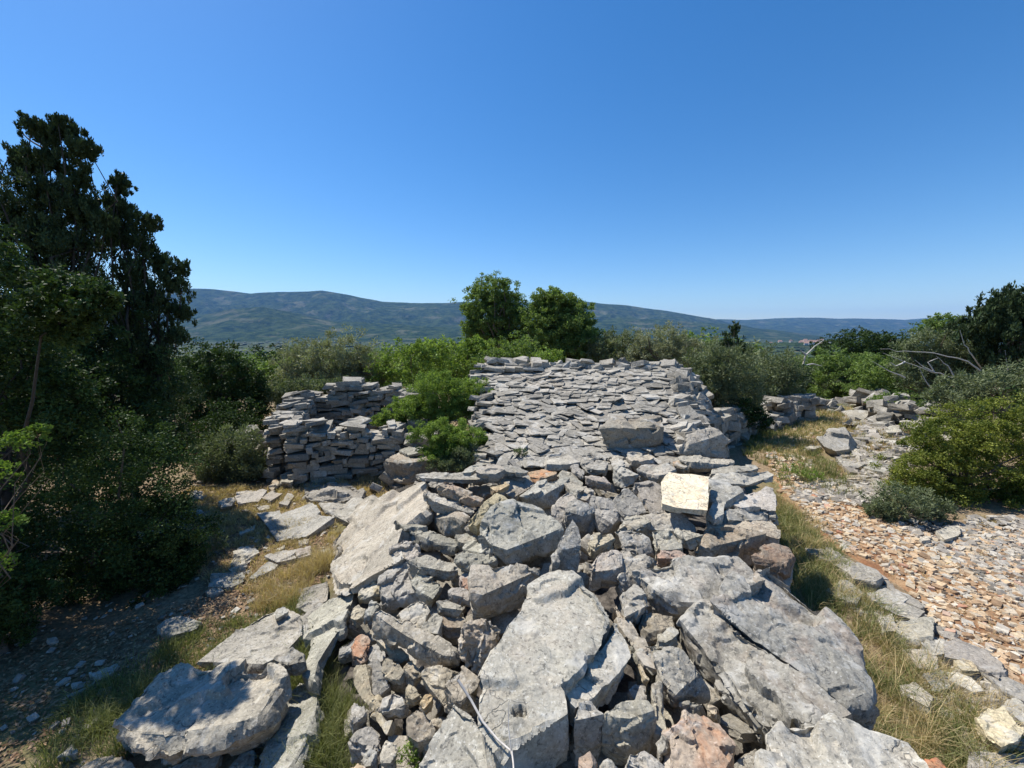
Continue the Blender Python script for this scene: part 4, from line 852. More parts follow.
# ------------------------------------------------------------------ slab roofed stone hut
ya, yb = 5.35, 8.9; za, zb = .80, 1.86
def roofz(y, x=0): return za+(zb-za)*(y-ya)/(yb-ya)-.02*max(0, abs(x-1.3)-1.4)
hut = tag(empty('stone_hut', (1.4, 7, 0)), 'low stone hut with a broad sloping roof of overlapping grey slabs', 'hut'); HO = (1.4, 7, 0)
def roof():
    random.seed(5); b = Batch()
    slope = math.atan2(zb-za, yb-ya); rows = 44
    for j in range(rows):
        t = j/(rows-1); y = ya+(yb-ya)*t
        xl = -.28+(-.52+.28)*t+random.uniform(-.1, .1); xr = 2.35+(3.72-2.35)*t+random.uniform(-.1, .1)
        x = xl
        while x < xr:
            wd = random.uniform(.09, .32)*(1 if t < .35 else 1.1); x += wd*.66
            xx = x; yy = y+random.uniform(-.09, .09)+.10*math.sin(xx*1.7+1)
            big = random.random() < .08
            thk = random.uniform(.014, .036)*(1.0 if t < .7 else 1.5)*(1.5 if big else 1)
            dep = random.uniform(.16, .34)*(1.3 if big else 1)
            z = roofz(yy, xx)+random.uniform(-.035, .04)
            yaw = random.gauss(0, .38)+(.75 if random.random() < .5 and t < .5 else 0)
            b.add((xx, yy, z), (wd*1.12, dep, thk), (slope-random.uniform(.02, .20), random.gauss(-.02, .07), yaw))
    return b.build('roof', M_WALLROCK, hut, HO)
roof()
def rubble_rim():
    random.seed(9); b = Batch()
    for k in range(64):   # ragged top rim
        t = k/63; x = -.55+t*4.3; y = yb+random.uniform(-.05, .35)
        s = random.uniform(.14, .34)
        b.add((x, y, roofz(yb)+random.uniform(-.06, .10)+(.06 if t < .28 else 0)), (s*1.25, s, s*random.uniform(.35, .75)), (random.gauss(0, .3), random.gauss(0, .3), random.random()*6))
    for k in range(5): b.add((-.35+k*.2, yb-.25, roofz(yb-.3)+.1), (.5, .35, .08), (random.gauss(0, .08), random.gauss(0, .1), random.gauss(0, .3)))
    for k in range(150):   # right edge, tumbled
        t = random.random(); y = ya-.1+(yb-ya)*t; x = 2.45+1.3*t+random.uniform(-.15, .4); s = random.uniform(.12, .34)
        drop = max(0, x-(2.45+1.3*t))*.9
        b.add((x, y, roofz(y)+random.uniform(-.1, .06)-drop), (s*1.3, s, s*random.uniform(.3, .8)), (random.gauss(0, .35), random.gauss(0, .35), random.random()*6))
    return b.build('rubble_rim', M_WALLROCK, hut, HO)
rubble_rim()
wall_part(hut, HO, 'wall', [(-.30,5.6),(-.62,9.1),(3.85,9.2),(2.7,5.4)], [.75,1.95,1.95,.75], .5, sl=.36, sh=.10, seed=21)
def hut_core():   # packed rubble beneath the roof slabs
    V = [(-.25,5.4,.0),(2.5,5.4,.0),(3.75,9.0,0),(-.5,9.0,0),(-.25,5.4,roofz(5.4)-.08),(2.5,5.4,roofz(5.4)-.08),(3.75,9.0,roofz(9)-.08),(-.5,9.0,roofz(9)-.08)]
    F = [(0,1,5,4),(1,2,6,5),(2,3,7,6),(3,0,4,7),(4,5,6,7)]
    me = bpy.data.meshes.new('packed_rubble'); me.from_pydata([(a-HO[0], c-HO[1], d) for a, c, d in V], [], F); me.materials.append(M_WALLROCK); link('packed_rubble', me, hut)
hut_core()

# ------------------------------------------------------------------ ruined enclosure on the left
def gp(px, py): return onground(px, py)[:2]
enc = tag(empty('stone_enclosure', (-3.6, 8.2, 0)), 'roofless ruined enclosure of dark stacked dry stone at the edge of the clearing', 'ruin'); EO = (-3.6, 8.2, 0)
A0 = np.array(gp(290, 484)); A1 = np.array(gp(405, 470))
q0 = (A0[0]+.05, A0[1]+.1); q1 = (A1[0]-.1, A1[1]-.1)
wall_part(enc, EO, 'front_wall', [q0, (q0[0]*.55+q1[0]*.45, q0[1]*.55+q1[1]*.45), q1], [1.10,.96,.88], .55, sl=.28, sh=.085, ragged=.18, seed=31)
wall_part(enc, EO, 'end_wall', [(q0[0]-.25, q0[1]+.15), (q0[0]-.75, q0[1]+1.4), (q0[0]-.95, q0[1]+2.2)], [1.05,1.15,1.3], .5, sl=.24, sh=.09, seed=32)
wall_part(enc, EO, 'back_wall', [(q0[0]-1.2, q0[1]+2.2), (q0[0]-.55, q0[1]+2.4), (q0[0]-.35, q0[1]+2.45), (q0[0]+1.15, q0[1]+2.5)], [1.12,1.2,1.42,1.45], .5, sl=.28, sh=.09, ragged=.2, seed=33)
wall_part(enc, EO, 'side_wall', [(q0[0]+1.5, q0[1]+2.3), (q0[0]+2.0, q0[1]+1.6), (q1[0]+.3, q1[1]+.4)], [1.35,1.2,.9], .55, sl=.3, sh=.14, ragged=.2, seed=34)
# loose stones along the crest of the enclosure and the shaded rubble near the hut
def heap(name, label, cat, pts, n, s, hz, seed, spread=.35, mat=None):
    random.seed(seed); b = Batch(); pts = np.array(pts, float)
    for k in range(n):
        t = random.random()*(len(pts)-1); i = int(min(len(pts)-2, t)); p = pts[i]+(pts[i+1]-pts[i])*(t-i)
        x = p[0]+random.gauss(0, spread); y = p[1]+random.gauss(0, spread); q = max(0, 1-math.hypot(x-p[0], y-p[1])/(spread*2.2))
        sz = s*random.uniform(.55, 1.3); z = float(hbase(np.array(x), np.array(y)))+random.random()*hz*q+.03
        b.add((x, y, z), (sz*1.3, sz, sz*random.uniform(.4, .8)), (random.gauss(0, .4), random.gauss(0, .4), random.random()*6))
    return tag(b.build(name, mat or M_WALLROCK), label, cat)
heap('stone_heap', 'shaded heap of tumbled rubble between the enclosure and the hut, under the green shrubs', 'stone heap', [(-1.9,7.2),(-1.2,7.0),(-.7,6.8)], 170, .24, .8, 41, .38)
heap('stone_heap', 'dark heap of stones left behind the enclosure at the foot of the trees', 'stone heap', [gp(250,470),gp(254,464)], 90, .28, .9, 42, .26)

# walls and heaps beside the path
def wall_thing(label, name, px, hts, th, seed, **k):
    pts = [gp(*p) for p in px]; c = (pts[0][0], pts[0][1], float(hbase(np.array(pts[0][0]), np.array(pts[0][1]))))
    t = tag(empty(name, c), label, 'wall'); wall_part(t, c, 'masonry', pts, hts, th, z0=c[2]-.1, seed=seed, **k); return t
wall_thing('broken dry stone wall right behind the slab roofed hut, overgrown by a grey bush', 'dry_stone_wall', [(700,452),(735,440),(748,430)], [.8,.9,.6], .5, 51, ragged=.3, sl=.34, sh=.17)
wall_thing('ivy dark stretch of dry stone wall with a pale capped end, left of the bend in the path', 'dry_stone_wall', [(762,432),(790,421),(806,421)], [.55,.75,1.0], .6, 52, ragged=.3, sl=.4, sh=.2)
heap('stone_heap', 'small white heap of stones at the end of the path wall', 'stone heap', [gp(814,412),gp(826,412)], 46, .34, .6, 43, .25)
heap('stone_heap', 'low stones across the far end of the grassy path', 'stone heap', [gp(852,409),gp(868,408),gp(880,409)], 40, .4, .9, 44, .5)
heap('stone_heap', 'dark stone bank under the shrubs left of the right hand wall', 'stone heap', [gp(885,418),gp(900,428),gp(935,430),gp(960,430)], 160, .3, 1.0, 45, .45)

# ------------------------------------------------------------------ filler rubble of the pile
def fillers():
    random.seed(77); used = []
    ml = []
    for i in range(16):
        V, F = TPLH[i]
        me = remesh(V*.5, [list(map(int, f)) for f in F], .022); P = weather(me, 500+i, np.array([0, 0, 1.]), .5, 3, .95)
        me.vertices.foreach_set('co', (P-P.mean(0)).astype(np.float32).ravel()); me.polygons.foreach_set('use_smooth', np.ones(len(me.polygons), bool)); me.set_sharp_from_angle(angle=R(34))
        me.materials.clear(); me.materials.append(M_ROCK); me.name = 'rubble_stone'; ml.append(me)
    k = 0; tries = 0
    while k < 280 and tries < 9000:
        tries += 1
        if k < 60: x = random.uniform(-1.6, -.2); y = random.uniform(1.2, 4.3)
        else: x = random.uniform(-1.6, 3.0); y = random.uniform(.9, 5.6)
        sd_ = float(poly_sd(np.array(x), np.array(y), FP))
        if sd_ < .05: continue
        z = float(zpile(x, y))
        if any((x-u[0])**2+(y-u[1])**2 < .017 for u in used): continue
        used.append((x, y)); s = random.uniform(.22, .46)
        o = link('rubble_stone', random.choice(ml), loc=(x, y, z-.24-random.random()*.10)); o.scale = (s*random.uniform(1.0, 1.7), s, s*random.uniform(.28, .75))
        o.rotation_euler = (random.gauss(0, .35), random.gauss(0, .35), random.random()*6.28)
        b = random.uniform(.75, 1.15); o.color = (b*1.03, b, b*.95, 1-random.choice([0, 0, 0, .15]))
        ne = min((h for h in HEROOBJ if h), key=lambda h: (h.location.x-x)**2+(h.location.y-y)**2)
        wl = ne['label'].split(',')[0].split()[:9]
        while wl[-1] in ('the', 'a', 'of', 'in', 'at', 'to', 'with', 'its', 'and', 'down', 'lying', 'on', 'under', 'right', 'big', 'slab', 'dark', 'rust', 'left', 'across', 'behind', 'leaning', 'long', 'great', 'between', 'below', 'just', 'off', 'beside') and len(wl) > 4: wl.pop()
        tag(o, 'small low rubble stone next to the '+' '.join(wl), 'rubble stone', 'small rubble stones filling the gaps of the pile'); k += 1
fillers()

# ------------------------------------------------------------------ gravel and chips (uncountable)
def scatter(name, label, P, n, smin, smax, mat, dz=.025, flat=.4, seed=3, hi=False, dens=None, cat='gravel'):
    r = np.random.RandomState(seed); x0, y0 = P.min(0); x1, y1 = P.max(0); Vs = []; Fs = []; Ts = []; nb = 0; c = 0
    X = []; 
    while len(X) < n:
        # more stones near the eye
        a = r.uniform(x0, x1, 4000); b_ = y0+(y1-y0)*r.uniform(0, 1, 4000)**1.5
        s = poly_sd(a, b_, P)+.25*fbm(np.stack([a*2, b_*2, a*0], -1), 3, seed)
        ok = s > 0
        if dens is not None: ok &= dens(a, b_) > r.rand(4000)
        X += list(zip(a[ok], b_[ok])); c += 1
        if c > 200: break
    X = X[:n]
    for (x, y) in X:
        V, F = TPL[r.randint(24)]; s = smin+(smax-smin)*r.rand()**2.6; s *= .75+.12*math.hypot(x, y)
        A = rotm(r.normal(0, .25), r.normal(0, .25), r.rand()*6.28)
        V = (V*np.array([s*1.3, s, s*flat*(.6+.8*r.rand())])) @ A.T
        Vs.append(V+np.array([x, y, 0])); Fs.append(F+nb); nb += len(V); Ts.append((len(F), r.rand()))
    V = np.concatenate(Vs); cz = hbase(V[:, 0], V[:, 1]); V[:, 2] += cz+dz
    T = np.concatenate([np.full(a, b) for a, b in Ts])
    o = link(name, mesh_arr(name, V, np.concatenate(Fs), mat, T)); tag(o, label, cat, kind='stuff'); return o
scatter('gravel', 'ochre and pinkish limestone gravel covering the path', PATH, 11000, .012, .05, M_GRAVEL, .026, .55)
GR2 = wpoly([(905,520),(1024,520),(1200,520),(1300,600),(1300,700),(1100,690),(1000,600),(940,560)])
scatter('gravel', 'grey limestone chips along the outer edge of the path', GR2, 4800, .012, .05, M_GREYGRAVEL, .03, .55, seed=4)
GR3 = wpoly([(792,500),(800,488),(840,480),(900,480),(905,500),(870,508),(830,505)])
GR4 = wpoly([(835,462),(850,440),(870,420),(900,430),(920,450),(910,480),(860,482)])
scatter('gravel', 'grey stone chips on the bedrock beside the path', GR3, 800, .02, .07, M_GREYGRAVEL, .03, seed=5)
scatter('gravel', 'grey and tan chips around the large pale bedrock boulder', GR4, 600, .02, .10, M_GREYGRAVEL, .03, seed=6)
GR5 = wpoly([(850,600),(870,565),(900,590),(950,640),(1024,700),(1080,760),(980,780),(940,720),(900,660)])
scatter('gravel', 'grey chips between the ledge stones right of the grass strip', GR5, 900, .015, .06, M_GREYGRAVEL, .02, seed=7)
GL1 = wpoly([(190,480),(290,480),(400,485),(340,560),(320,600),(250,640),(200,560),(185,520)])
scatter('gravel', 'small stone chips scattered over the dry clearing', GL1, 220, .012, .05, M_GREYGRAVEL, .015, seed=8)
GL2 = wpoly([(0,640),(120,600),(260,560),(250,620),(150,680),(80,768),(-40,768)])
scatter('gravel', 'stone chips in the shade under the left trees', GL2, 130, .012, .05, M_GREYGRAVEL, .015, seed=9)

# ------------------------------------------------------------------ grass
def blades(name, label, Ps, mat, n, h, wd, seed, lean=.35, cat='grass', f=None, clump=.5, dz=0):
    f = f or hbase
    r = np.random.RandomState(seed); Xs = []
    for P, share in Ps:
        x0, y0 = P.min(0); x1, y1 = P.max(0); got = 0; it = 0
        while got < n*share and it < 300:
            it += 1; a = r.uniform(x0, x1, 4000); b = r.uniform(y0, y1, 4000); s = poly_sd(a, b, P)+.3*fbm(np.stack([a*1.7, b*1.7, a*0], -1), 3, seed)
            d = fbm(np.stack([a*5, b*5, a*0+seed], -1), 3, seed+1)*.9+.5
            ok = (s > 0) & (d > clump*r.rand(4000)*1.6)
            Xs.append(np.stack([a[ok], b[ok]], -1)); got += ok.sum()
    X = np.concatenate(Xs); X = X[r.permutation(len(X))[:max(30, n//14)]]; k = 14; m = len(X)*k
    ts = np.repeat(r.uniform(.45, 1.25, len(X)), k); x = np.repeat(X[:, 0], k); y = np.repeat(X[:, 1], k); an = r.rand(m)*6.283
    rad = r.rand(m)*.045*ts; x = x+np.cos(an)*rad; y = y+np.sin(an)*rad; z = f(x, y)+dz
    hh = h*ts*(.3+.9*r.rand(m)**1.3); ln = lean*hh*(r.rand(m)*1.1+rad*9)
    la = an+r.normal(0, .6, m); wv = wd*(.6+.6*r.rand(m))*(.6+.1*np.hypot(x, y)); wa = r.rand(m)*6.283
    dx, dy = np.cos(wa)*wv, np.sin(wa)*wv; lx, ly = np.cos(la)*ln, np.sin(la)*ln
    V = np.empty((m, 5, 3)); 
    V[:, 0] = np.stack([x-dx, y-dy, z-.01], -1); V[:, 1] = np.stack([x+dx, y+dy, z-.01], -1)
    V[:, 2] = np.stack([x+dx*.7+lx*.35, y+dy*.7+ly*.35, z+hh*.6], -1); V[:, 3] = np.stack([x-dx*.7+lx*.35, y-dy*.7+ly*.35, z+hh*.6], -1)
    V[:, 4] = np.stack([x+lx*1.2, y+ly*1.2, z+hh], -1)
    i = np.arange(m)*5; F = np.concatenate([np.stack([i, i+1, i+2], -1), np.stack([i, i+2, i+3], -1), np.stack([i+3, i+2, i+4], -1)])
    t = np.clip(np.repeat(r.rand(len(X)), k)*.6+.4*r.rand(m), 0, 1); o = link(name, mesh_arr(name, V.reshape(-1, 3), F, mat, np.concatenate([t, t, t]), smooth=False)); tag(o, label, cat, kind='stuff'); return o
gA = wpoly([(770,495),(812,522),(835,545),(850,590),(905,640),(960,690),(1015,740),(985,800),(860,800),(840,690),(810,620),(770,560)])
blades('grass', 'green and straw grass strip between the pile and the path', [(gA, 1)], L_GRASS, 21000, .14, .0023, 61, .9, clump=.7)
blades('dry_grass', 'dry straw stalks in the strip between the pile and the path', [(gA, 1)], L_DRY, 9000, .17, .0019, 62, .9, clump=.7)
gB = wpoly([(735,430),(760,415),(800,405),(850,407),(835,430),(815,455),(850,480),(850,500),(790,492),(775,470),(745,460)])
blades('grass', 'grass growing on the verges of the bending path', [(gB, 1)], L_GRASS, 26000, .18, .003, 63, .6, clump=.6)
blades('dry_grass', 'tan dry grass on the crown of the path', [(wpoly([(815,455),(770,462),(775,440),(830,412),(850,410),(840,430)]), .8), (gB, .2)], L_DRY, 16000, .16, .003, 64, .5, clump=.8)
gC = wpoly([(300,600),(335,560),(330,585),(300,630),(240,665),(140,700),(90,790),(30,790),(90,690),(180,640),(250,625)])
blades('grass', 'grass band running from the tree shade to the dry clearing', [(gC, 1)], L_GRASS, 13000, .12, .0022, 65, .8, clump=.8)
blades('dry_grass', 'tuft of tall dry grass behind the leaning slabs', [(wpoly([(262,590),(300,570),(330,555),(335,575),(300,605),(270,612)]), 1)], L_DRY, 6000, .17, .0018, 66, .7, clump=.6)
gD = wpoly([(262,790),(290,740),(285,700),(300,650),(320,640),(345,690),(352,790)])
blades('grass', 'fresh green grass at the lower left foot of the pile', [(gD, 1)], L_GRASS, 8500, .17, .002, 67, .7, clump=.6)
gE = wpoly([(188,490),(290,486),(400,484),(360,520),(330,560),(250,600),(190,570),(180,520)])
blades('dry_grass', 'short brown dead grass covering the clearing', [(gE, 1)], L_DRY, 34000, .075, .003, 68, .9, clump=.9)
gF = wpoly([(250,485),(300,482),(400,475),(410,482),(330,498)])
blades('dry_grass', 'dead grass at the foot of the enclosure wall', [(gF, 1)], L_DRY, 3000, .14, .003, 69, .5)
gG = wpoly([(835,475),(840,430),(870,412),(910,425),(925,450),(910,485),(900,520),(850,500)])
blades('dry_grass', 'thin dry grass among the bedrock beside the pale boulder', [(gG, 1)], L_DRY, 9000, .12, .0025, 71, .7, clump=.8)
blades('grass', 'thin green grass among the bedrock beside the pale boulder', [(gG, 1)], L_GRASS, 5000, .12, .0025, 72, .7, clump=.9)
gH = wpoly([(850,600),(870,575),(930,650),(1024,720),(1080,790),(960,790),(900,690)])
blades('dry_grass', 'dry grass between the ledge stones at the right', [(gH, 1)], L_DRY, 6000, .10, .0016, 73, .8, clump=.9)
blades('dry_grass', 'sparse dry grass along the outer edge of the gravel', [(GR2, 1)], L_DRY, 5000, .07, .002, 74, .8, clump=1.1)
blades('dry_grass', 'sparse straw scattered along the gravel path', [(PATH, 1)], L_DRY, 7000, .08, .0022, 75, .9, clump=1.2)
def litter():
    r = np.random.RandomState(4); P = wpoly([(60,640),(200,600),(190,520),(330,520),(320,600),(230,660),(100,700),(20,768),(-60,768),(-40,650)]); n = 9000
    x0, y0 = P.min(0); x1, y1 = P.max(0); a = r.uniform(x0, x1, 30000); b = r.uniform(y0, y1, 30000); k = poly_sd(a, b, P) > 0; a = a[k][:n]; b = b[k][:n]; m = len(a)
    z = hbase(a, b)+.012; an = r.rand(m)*6.28; s = r.uniform(.008, .022, m); c, d = np.cos(an)*s, np.sin(an)*s
    V = np.empty((m, 4, 3)); V[:, 0] = np.stack([a-c, b-d, z], -1); V[:, 1] = np.stack([a+d*.5, b-c*.5, z+r.rand(m)*.01], -1); V[:, 2] = np.stack([a+c, b+d, z+r.rand(m)*.012], -1); V[:, 3] = np.stack([a-d*.5, b+c*.5, z+r.rand(m)*.01], -1)
    tag(link('leaf_litter', mesh_arr('leaf_litter', V.reshape(-1, 3), np.arange(m*4).reshape(m, 4), leaf_material('dead_leaves', (.12, .06, .03), (.34, .22, .13), .1), r.rand(m))), 'brown fallen leaves under the trees and in the clearing', 'leaf litter', kind='stuff')
litter()
# ------------------------------------------------------------------ vegetation
def tube(pts, rad, sides=6):
    pts = np.array(pts, float); V = []; F = []; n = len(pts)
    for i in range(n):
        d = pts[min(n-1, i+1)]-pts[max(0, i-1)]; d /= (np.linalg.norm(d)+1e-9); a = np.cross(d, [0.3, .2, 1.] if abs(d[2]) < .9 else [1., 0, 0]); a /= np.linalg.norm(a); b = np.cross(d, a)
        for k in range(sides):
            t = 6.2832*k/sides; V.append(pts[i]+rad[i]*(math.cos(t)*a+math.sin(t)*b))
    for i in range(n-1):
        for k in range(sides):
            F.append((i*sides+k, i*sides+(k+1) % sides, (i+1)*sides+(k+1) % sides, (i+1)*sides+k))
    return np.array(V), np.array(F)
class Tubes:
    def __init__(s): s.V = []; s.F = []; s.n = 0
    def add(s, pts, rad, sides=6):
        V, F = tube(pts, rad, sides); s.V.append(V); s.F.append(F+s.n); s.n += len(V)
    def build(s, name, mat, parent=None, origin=(0, 0, 0)): return link(name, mesh_arr(name, np.concatenate(s.V)-np.array(origin), np.concatenate(s.F), mat, smooth=True), parent)
def wiggle(a, b, n, amp, r, r0, r1):
    a = np.array(a, float); b = np.array(b, float); t = np.linspace(0, 1, n)[:, None]; P = a+(b-a)*t
    o = r.normal(0, amp, (n, 3)); o[0] = 0; o[-1] = 0; P = P+o*np.linalg.norm(b-a)*np.sin(t*3.14); return P, np.linspace(r0, r1, n)
def leaves_at(C, Rad, nl, size, r, style):
    """C (k,3) clump centres, Rad (k,), nl leaves per clump"""
    k = len(C); m = k*nl
    d = r.normal(size=(m, 3)); d /= np.linalg.norm(d, axis=1)[:, None]
    rr = r.rand(m)**.5; c = np.repeat(C, nl, 0); R_ = np.repeat(Rad, nl)
    if style == 'juniper':
        sc = np.array([.85, .85, 1.5]); P = c+d*(rr*R_)[:, None]*sc; ax = d*.7+np.array([0, 0, 1.0]); asp = .34; L = size*2.0
    elif style == 'spray':
        P = c+d*(rr*R_)[:, None]; ax = d+np.array([0, 0, .35]); asp = .3; L = size*1.5
    else:
        P = c+d*(rr*R_)[:, None]*np.array([1, 1, .75]); ax = d+r.normal(0, .8, (m, 3)); asp = .55; L = size
    ax += r.normal(0, .35, (m, 3)); ax /= np.linalg.norm(ax, axis=1)[:, None]
    s = r.normal(size=(m, 3)); s = np.cross(ax, s); s /= (np.linalg.norm(s, axis=1)[:, None]+1e-9)
    ln = (L*r.uniform(.6, 1.3, m))[:, None]; wd = ln*asp
    V = np.empty((m, 4, 3)); V[:, 0] = P-ax*ln*.5; V[:, 1] = P+s*wd*.5; V[:, 2] = P+ax*ln*.5; V[:, 3] = P-s*wd*.5
    ct = np.repeat(r.rand(k), nl); tint = np.clip(.55*ct+.45*r.rand(m), 0, 1)
    return V.reshape(-1, 3), np.arange(m*4).reshape(m, 4), tint
NLEAF = [0]
def plant(name, label, cat, blobs, Y, mat, leaf, style='leaf', dens=1.0, base=None, trunk=.05, group=None, depth=None, cl=.26, seed=1, limbs=10, hollow=.35, bark=None, gap=0.0, zbase=None):
    """blobs: crown lobes as (px, py, half width px, half height px[, nearer/farther m]); Y: distance of the plant"""
    r = np.random.RandomState(seed); CC = []; RR = []; lobes = []
    for bl in blobs:
        px, py, rx, ry = bl[:4]; yy = Y+(bl[4] if len(bl) > 4 else 0); c = at_y(px, py, yy); ax = rx*yy/FPX; az = ry*yy/FPX; ay = depth or (ax*.5+az*.4); lobes.append((c, ax, az))
        cr = cl*min(ax, az)**.7*.9; n = int(5.0*dens*(ax*ay+ax*az+ay*az)/(3*cr*cr))+4
        d = r.normal(size=(n, 3)); d /= np.linalg.norm(d, axis=1)[:, None]; q = hollow+(1-hollow)*r.rand(n)**.6
        lump = 1+.28*fbm(d*1.8+px*.37, 3, seed)+np.clip((.36 if style == 'juniper' else .16)*r.normal(size=n), -.6, .48)
        P = c+d*np.array([ax, ay, az])*(q*lump)[:, None]
        if gap > 0: P = P[(fbm(P*(1.8/max(ax, .3)), 3, seed+7) > -.45+gap)]
        CC.append(P); RR.append(cr*r.uniform(.55, 1.25, len(P)))
    C = np.concatenate(CC); Rd = np.concatenate(RR)
    bx, by = base if base else (blobs[0][0], None)
    u = (bx-512)/FPX; X0 = u*Y; z0 = float(hbase(np.array(X0), np.array(Y))) if zbase is None else zbase; O = np.array([X0, Y, z0])
    ok = C[:, 2] > z0
    if ok.sum() > 3: C = C[ok]; Rd = Rd[ok]
    leaf = leaf*1.15; nl = max(8, int(dens*9*(np.mean(Rd)/leaf)**2)); nl = min(nl, 120); NLEAF[0] += nl*len(C)
    V, F, T = leaves_at(C, Rd, nl, leaf, r, style)
    ok = V[::4, 2] > z0-.02; F = F[ok]; T = T[ok]
    root = tag(empty(name, tuple(O)), label, cat, group)
    used = F.ravel(); V2 = V[used]; F2 = np.arange(len(used)).reshape(-1, 4)
    link('crown', mesh_arr('crown', V2-O, F2, mat, T), root)
    tb = Tubes(); cm = np.array([l[0] for l in lobes]).mean(0)
    fork = O+(cm-O)*np.array([.5, .5, .45]); P, rd = wiggle(O-np.array([0, 0, .1]), fork, 6, .04, r, trunk, trunk*.7); tb.add(P, rd, 8)
    idx = r.choice(len(C), min(limbs, len(C)), replace=False)
    for j in idx:
        P, rd = wiggle(fork if r.rand() < .7 else O+(fork-O)*r.uniform(.4, 1), C[j], 6, .07, r, trunk*.45, trunk*.08); tb.add(P, rd, 5)
    tb.build('trunk', bark or M_BARK, root, O); return root

M_DARKBARK = plain('dark_bark', (.05, .042, .035), .95, .4, 20)
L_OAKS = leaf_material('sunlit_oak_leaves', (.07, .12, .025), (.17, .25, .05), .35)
# --- left: tall junipers and dark bushes
plant('juniper_tree', 'tallest dark juniper at the left edge with an open ragged top against the sky', 'tree',
  [(40,135,14,14),(62,128,12,12),(84,150,12,12),(50,160,22,14),(25,165,12,16),(78,178,12,12),(45,195,34,20),(80,208,22,16),(100,222,12,12),(15,215,26,26),(60,240,42,28),(20,270,50,50),(70,290,50,45),(40,350,80,70)], 5.9, L_JUN, .021, 'juniper', .95, (50,0), .06, seed=3, limbs=60, cl=.17, gap=.12, hollow=.05, bark=M_DARKBARK)
plant('juniper_tree', 'dark juniper with tufted side branches reaching right over the hills', 'tree',
  [(120,185,8,10),(112,205,14,14),(128,215,12,12),(118,240,24,18),(150,222,10,9),(142,245,14,12),(135,275,26,20),(160,262,12,10),(180,268,9,8),(172,285,16,12),(150,300,24,16),(182,314,12,9),(175,335,12,12),(125,320,42,36),(160,355,28,30),(150,400,45,40)], 6.3, L_JUN, .021, 'juniper', .95, (120,0), .055, seed=4, limbs=60, cl=.17, gap=.12, hollow=.05, bark=M_DARKBARK)
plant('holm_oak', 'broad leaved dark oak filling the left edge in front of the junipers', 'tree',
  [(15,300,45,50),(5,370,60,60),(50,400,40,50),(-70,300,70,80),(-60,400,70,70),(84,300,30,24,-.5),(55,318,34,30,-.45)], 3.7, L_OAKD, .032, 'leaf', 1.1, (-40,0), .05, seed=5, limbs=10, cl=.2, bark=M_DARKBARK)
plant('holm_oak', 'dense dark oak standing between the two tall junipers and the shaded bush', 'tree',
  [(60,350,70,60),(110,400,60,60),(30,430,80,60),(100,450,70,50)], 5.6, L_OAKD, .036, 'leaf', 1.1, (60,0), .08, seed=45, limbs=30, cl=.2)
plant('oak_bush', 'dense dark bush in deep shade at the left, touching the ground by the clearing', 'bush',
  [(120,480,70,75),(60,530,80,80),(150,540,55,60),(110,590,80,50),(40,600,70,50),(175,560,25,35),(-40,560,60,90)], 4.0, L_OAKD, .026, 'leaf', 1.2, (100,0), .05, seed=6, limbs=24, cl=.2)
plant('oak_bush', 'sunlit green leafy branches at the extreme left edge', 'bush',
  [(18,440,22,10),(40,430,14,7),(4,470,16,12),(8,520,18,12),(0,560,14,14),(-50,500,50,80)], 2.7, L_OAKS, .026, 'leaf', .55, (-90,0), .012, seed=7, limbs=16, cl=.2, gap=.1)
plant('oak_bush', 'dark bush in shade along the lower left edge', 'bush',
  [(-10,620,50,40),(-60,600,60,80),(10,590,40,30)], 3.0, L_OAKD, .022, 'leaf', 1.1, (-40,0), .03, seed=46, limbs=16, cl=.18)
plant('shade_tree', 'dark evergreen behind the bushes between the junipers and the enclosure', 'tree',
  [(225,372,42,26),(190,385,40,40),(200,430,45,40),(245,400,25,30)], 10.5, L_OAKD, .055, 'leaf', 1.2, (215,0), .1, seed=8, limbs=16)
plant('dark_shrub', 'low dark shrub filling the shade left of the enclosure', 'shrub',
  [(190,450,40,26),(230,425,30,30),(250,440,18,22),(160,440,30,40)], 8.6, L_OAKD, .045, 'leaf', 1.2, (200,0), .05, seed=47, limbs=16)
plant('round_shrub', 'round grey green shrub in the clearing left of the enclosure wall', 'shrub',
  [(230,452,32,26),(213,470,22,18),(248,468,20,18)], 7.0, L_GREY, .030, 'spray', 1.3, (232,0), .03, seed=9, limbs=14)
plant('grey_shrub', 'grey green shrub just behind the left end of the enclosure wall', 'shrub', [(295,392,34,16),(270,400,22,18),(325,388,26,12)], 11.2, L_GREY, .05, 'spray', 1.1, (295,0), .04, seed=48)
# --- behind the enclosure
plant('olive_tree', 'pale grey olive tree behind the ruined enclosure', 'tree',
  [(338,357,38,24),(302,366,30,24),(370,368,26,24),(335,385,55,22)], 13.5, L_OLIVE, .05, 'spray', 1.1, (340,0), .09, seed=10, limbs=50, gap=.12)
plant('green_shrub', 'bright green tree right of the pale olive, left part of the green row', 'tree', [(405,362,34,20),(428,350,24,13),(400,385,36,20)], 13, L_BRIGHT, .07, 'leaf', 1., (410,0), .07, seed=11)
plant('green_shrub', 'bright green tree below the tall twin oaks, middle of the green row', 'tree', [(455,356,38,18),(478,347,24,11),(450,380,40,18)], 14, L_BRIGHT, .075, 'leaf', 1., (455,0), .07, seed=12)
plant('oak_tree', 'left one of the two tall oaks rising above the horizon, with a visible trunk', 'tree',
  [(495,291,26,15),(479,303,20,15),(510,306,18,15),(495,318,30,15),(476,328,16,10),(520,325,15,14),(500,338,22,9)], 18, L_OAK, .07, 'leaf', 1.7, (499,0), .16, seed=13, limbs=30, gap=.06)
